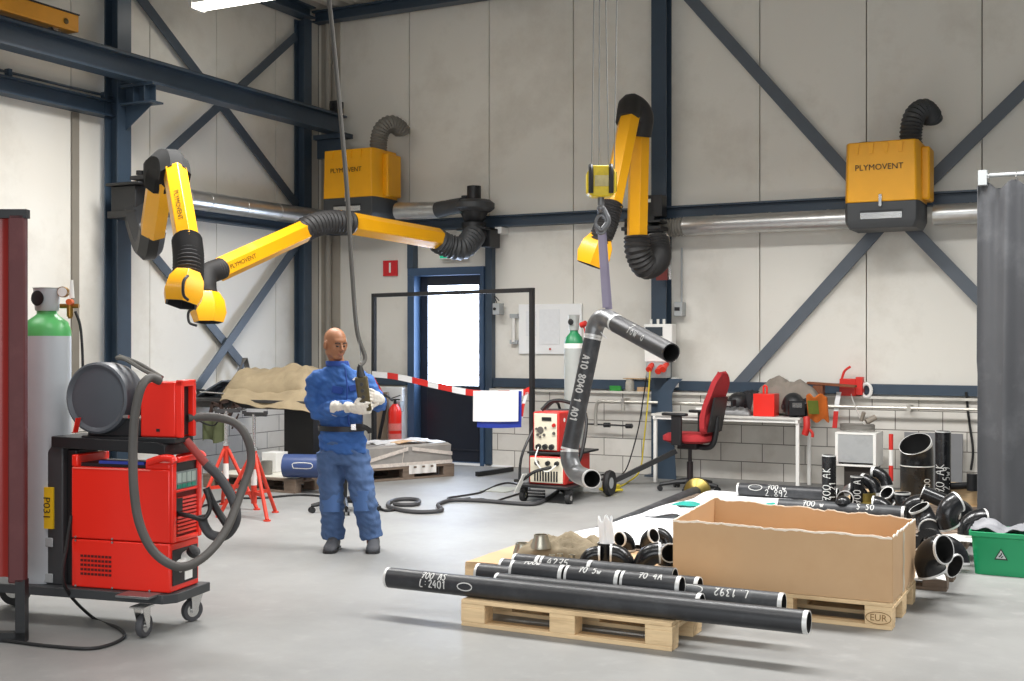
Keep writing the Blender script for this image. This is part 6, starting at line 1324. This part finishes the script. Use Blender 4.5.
# skin: one continuous body from head to ankles
FA = math.radians(37); hf = ux*math.sin(FA)-uy*math.cos(FA); tiltm = Matrix.Rotation(math.radians(10), 3, hf.cross(Vector((0, 0, 1))).normalized()*-1)
HC = mp(335.5, 343.5, -.02)
hx_ = (tiltm @ hf).normalized(); hz_ = (tiltm @ Vector((0, 0, 1))).normalized(); hy_ = hz_.cross(hx_).normalized()
H = lambda x, y, z: HC+hx_*x+hy_*y+hz_*z
HR = Matrix((hx_, hy_, hz_)).transposed()
g = G()
g.ball(H(-.012, 0, .026), (.1, .077, .09), 14, R=HR).ball(H(.022, 0, -.03), (.07, .067, .085), 14, R=HR).ball(H(.05, 0, -.088), (.036, .04, .028), 10, R=HR).ball(H(.06, 0, .03), (.032, .055, .03), 10, R=HR)
for s_ in (-1, 1):
    g.ball(H(.055, .037*s_, -.025), (.03, .026, .028), 8, R=HR).ball(H(.0, .052*s_, -.06), (.04, .02, .035), 8, R=HR)
    g.ball(H(.002, .084*s_, -.012), (.02, .014, .034), 8, R=HR)
g.tube([H(.088, 0, .012), H(.1, 0, -.012), H(.112, 0, -.034)], [.008, .011, .015], 10).ball(H(.098, 0, -.036), (.014, .019, .01), 8, R=HR)
g.ball(H(.083, 0, -.062), (.014, .024, .007), 8, R=HR).ball(H(.08, 0, -.074), (.015, .021, .007), 8, R=HR)
g.tube([H(-.025, 0, -.05), mp(337, 362, .01), mp(338.5, 372, .02)], [.058, .056, .065], 16)
g2 = G(); g2.rings([ell(mp(cx, py, .01), w*px_*.86, d*.84, RT) for py, cx, w, d in tor[:-2]])
limb(g2, armR, [.055, .05, .045, .04, .03]); limb(g2, armL, [.055, .05, .045, .04, .03]); limb(g2, legR, [.09, .075, .058, .05, .04]); limb(g2, legL, [.09, .075, .058, .05, .04])
g2.ball(mp(333, 543, -.01), (.045, .06, .04), 8).ball(mp(373, 541, -.02), (.045, .06, .04), 8)
g2.merge(g); bodyg = blob(g2, .006, 2, .4)
obj('body', bodyg, SKIN, WK, ang=180)
# face details
BROW = mat('brow_dark', '3a2a22', .8); EYE = mat('eye_dark', '241a16', .4); LIP = mat('lips', '96564a', .5)
for s_ in (-1, 1):
    obj('eyebrow', G().tube(cr([H(.093, .012*s_, .014), H(.091, .028*s_, .02), H(.078, .047*s_, .014)], 4), .0042, 6), BROW, WK)
    obj('eye', G().tube(cr([H(.0905, .017*s_, -.004), H(.088, .028*s_, -.0065), H(.08, .04*s_, -.004)], 4), [.003, .004, .005, .005, .005, .005, .004, .004, .003], 6), EYE, WK)
    obj('nostril', G().ball(H(.105, .009*s_, -.046), .003, 5), EYE, WK)
obj('mouth', G().tube(cr([H(.088, -.022, -.069), H(.0975, 0, -.067), H(.088, .022, -.069)], 4), .0028, 6), LIP, WK)
# jacket
def fold(amp, fx_=9, fz=26, seed=0):
    return lambda v: amp*(noise.noise(Vector((v.x*fx_+seed, v.y*fx_, v.z*fz)))+.6*noise.noise(Vector((v.x*fx_*2.3, v.y*fx_*2.3+seed, v.z*fz*1.4+v.x*20))))
g = G(); g.rings([ell(mp(cx, py, .01), w*px_, d, RT) for py, cx, w, d in tor[:8]]+[ell(mp(338, 367, 0), 12.5*px_, .078, RT), ell(mp(337.5, 362, -.005), 11*px_, .07, RT)])
limb(g, armR, [.078, .072, .072, .058, .056]); limb(g, armL[:4]+[mp(378, 400, -.17)], [.075, .07, .066, .056, .054])
g.ball(mp(319, 380, 0), (.085, .09, .075), 10).ball(mp(360, 380, 0), (.08, .09, .075), 10)
obj('jacket', blob(g, .0085, 3, .4, fold(.017)), DENIM, WK, ang=180)
obj('collar', G().rings([ell(mp(337.8, 366, -.002), 12*px_, .078, RT), ell(mp(337, 361.5, .0), 12*px_, .078, RT-.2), ell(mp(337, 360.8, .0), 11.2*px_, .072, RT-.2), ell(mp(337.6, 365, -.002), 10.4*px_, .066, RT)], closed=True), mat('collar_denim', '1f3f86', .85), WK, ang=60)
obj('chest_pocket', G().bar(mp(332, 389, -.125), mp(343, 391, -.128), .006, .05, up=(0, 0, 1)), MATS['collar_denim'], WK, bev=.003)
obj('chest_pocket', G().bar(mp(349, 389, -.13), mp(357, 387, -.11), .006, .045, up=(0, 0, 1)), MATS['collar_denim'], WK, bev=.003)
obj('chest_stitching', G().bar(mp(353, 380, -.122), mp(356, 377.5, -.118), .004, .012), WHITE, WK)
obj('zip_placket', G().tube(cr([mp(345, 368, -.1), mp(347, 385, -.135), mp(347, 400, -.14), mp(349, 425, -.13)], 5), .006, 6), MATS['collar_denim'], WK)
# belt
bl = obj('belt', G().rings([ell(mp(341.5, 425.5, .0), 24.8*px_, .128, RT, 28), ell(mp(341.5, 430.5, .0), 24.8*px_, .13, RT, 28), ell(mp(341.5, 430.5, .0), 23*px_, .118, RT, 28), ell(mp(341.5, 425.5, .0), 23*px_, .118, RT, 28)], closed=True), BLK, WK)
obj('buckle', G().box(mp(353.5, 427, -.142), (.04, .01, .045), R3), CHROME, bl, bev=.003)
obj('belt_tail', G().tube(cr([mp(356, 426, -.14), mp(363, 426.5, -.15), mp(369, 430, -.14), mp(370, 433, -.13)], 5), .018, 4, ex=.3), BLK, bl)
# trousers
g = G(); g.rings([ell(mp(343, 440, .01), 22*px_, .11, RT), ell(mp(343, 455, .01), 24.5*px_, .125, RT), ell(mp(343, 463, .01), 23*px_, .115, RT)])
limb(g, legR[:4]+[mp(333.5, 539, .01)], [.108, .1, .09, .085, .083]); limb(g, legL[:4]+[mp(372, 537.5, -.02)], [.108, .1, .09, .085, .083])
obj('trousers', blob(g, .0085, 3, .4, fold(.015, 8, 22, 5)), DENIMT, WK, ang=180)
for lg, cx, cy, dy in (('r', 331, 498, -.118), ('l', 362.5, 497, -.14)): obj('knee_pad', G().sheet(lambda u, v: mp(cx+17*(u-.5), cy-6+20*v, dy+.035*(2*(u-.5))**2), 8, 6, .006), mat('knee_patch', '4a6a9c', .85, bump=.2), WK)
# boots
for bx_, by_, sx, dy, tx in ((332.5, 546, -.02, -.06, -.02), (373.5, 544, .015, -.07, .02)):
    c = mp(bx_, by_, dy); c.z = 0; f = (uy*-1+ux*tx*3).normalized(); sd = Vector((-f.y, f.x, 0)); R = []
    for tt, w, h, zb2 in ((-.11, .03, .07, .0), (-.09, .042, .1, 0), (-.04, .045, .12, 0), (.02, .046, .095, 0), (.08, .05, .068, 0), (.12, .044, .055, 0), (.145, .025, .035, 0)):
        R.append([c+f*tt+sd*(w*math.cos(a))+Vector((0, 0, max(.012, h*.5+h*.5*math.sin(a)))) for a in [2*PI*i/16 for i in range(16)]])
    b = obj('boot', G().rings(R), BOOT, WK, ang=60)
    R = []
    for tt, w in ((-.115, .03), (-.09, .046), (.0, .048), (.08, .053), (.125, .046), (.15, .026)):
        R.append([c+f*tt+sd*x+Vector((0, 0, z)) for x, z in ((-w, .001), (w, .001), (w, .02), (-w, .02))])
    obj('sole', G().rings(R), BLK, b)
# gloves
def hand_g(wrist, palm, fdir, nrm, curl, thumb_side, spread=.2, L=1.0):
    """palm block plus four unequal fingers and a thumb; nrm = direction the palm faces"""
    f = Vector(fdir).normalized(); n = Vector(nrm); n = (n-f*n.dot(f)).normalized(); s = f.cross(n)*thumb_side; g = G(); P = Vector(palm)
    g.rings([[P+f*a+s*(w*math.cos(q))+n*(h*math.sin(q)) for q in [2*PI*i/14 for i in range(14)]] for a, w, h in ((-.055, .03, .022), (-.03, .038, .024), (.0, .045, .023), (.03, .046, .02), (.045, .042, .016))])
    for k, (o, l) in enumerate(((.033, .88), (.011, 1.0), (-.011, .95), (-.032, .76))):
        b = P+f*.036+s*o; d = (f+s*spread*(o/.035)*.5).normalized(); pts = [b]; ax = d.cross(n).normalized(); cur = 0
        for j, sl in enumerate((.042, .028, .022)):
            cur += curl[j]; dd = Matrix.Rotation(cur, 3, ax) @ d; pts.append(pts[-1]+dd*sl*l*L)
        g.tube([pts[0], pts[0].lerp(pts[1], .5), pts[1], pts[2], pts[3]], [.0125, .012, .0115, .0105, .009], 10)
        g.ball(pts[3], .009, 6)
    b = P-f*.02+s*.035; t1 = b+(f*.5+s*.75+n*.35).normalized()*.035; t2 = t1+(f*.85+s*.15+n*.5).normalized()*.03; t3 = t2+(f*.9-s*.2+n*.4).normalized()*.024
    g.tube([b, t1, t2, t3], [.017, .0145, .013, .0105], 10).ball(t3, .0105, 6)
    return g
UP = Vector((0, 0, 1))
pR = mp(359, 408.5, -.395)
gR = hand_g(None, pR, ux*1+UP*.02-uy*.02, uy*1+UP*.25, (.35, .75, .6), 1)
gR.tube([pR-ux*.045, mp(350, 407, -.3), mp(343, 408, -.24), mp(335, 408.5, -.185)], [.03, .036, .048, .058], 16)
obj('glove', blob(gR, .0042, 2, .4, fold(.0035, 30, 40, 2)), GLOVE, WK, ang=180)
pL = mp(376.5, 397.5, -.33)
gL = hand_g(None, pL, -ux*.55+UP*.35-uy*.75, -ux*.8+uy*.5, (.35, .7, .6), 1)
gL.tube([pL+(ux*.5+uy*.8-UP*.2)*.05, mp(379, 399.5, -.22), mp(378.5, 401, -.17)], [.03, .04, .05], 16)
obj('glove', blob(gL, .0042, 2, .4, fold(.0035, 30, 40, 9)), GLOVE, WK, ang=180)
for o in bpy.data.objects:
    if '_o' in o: del o['_o']
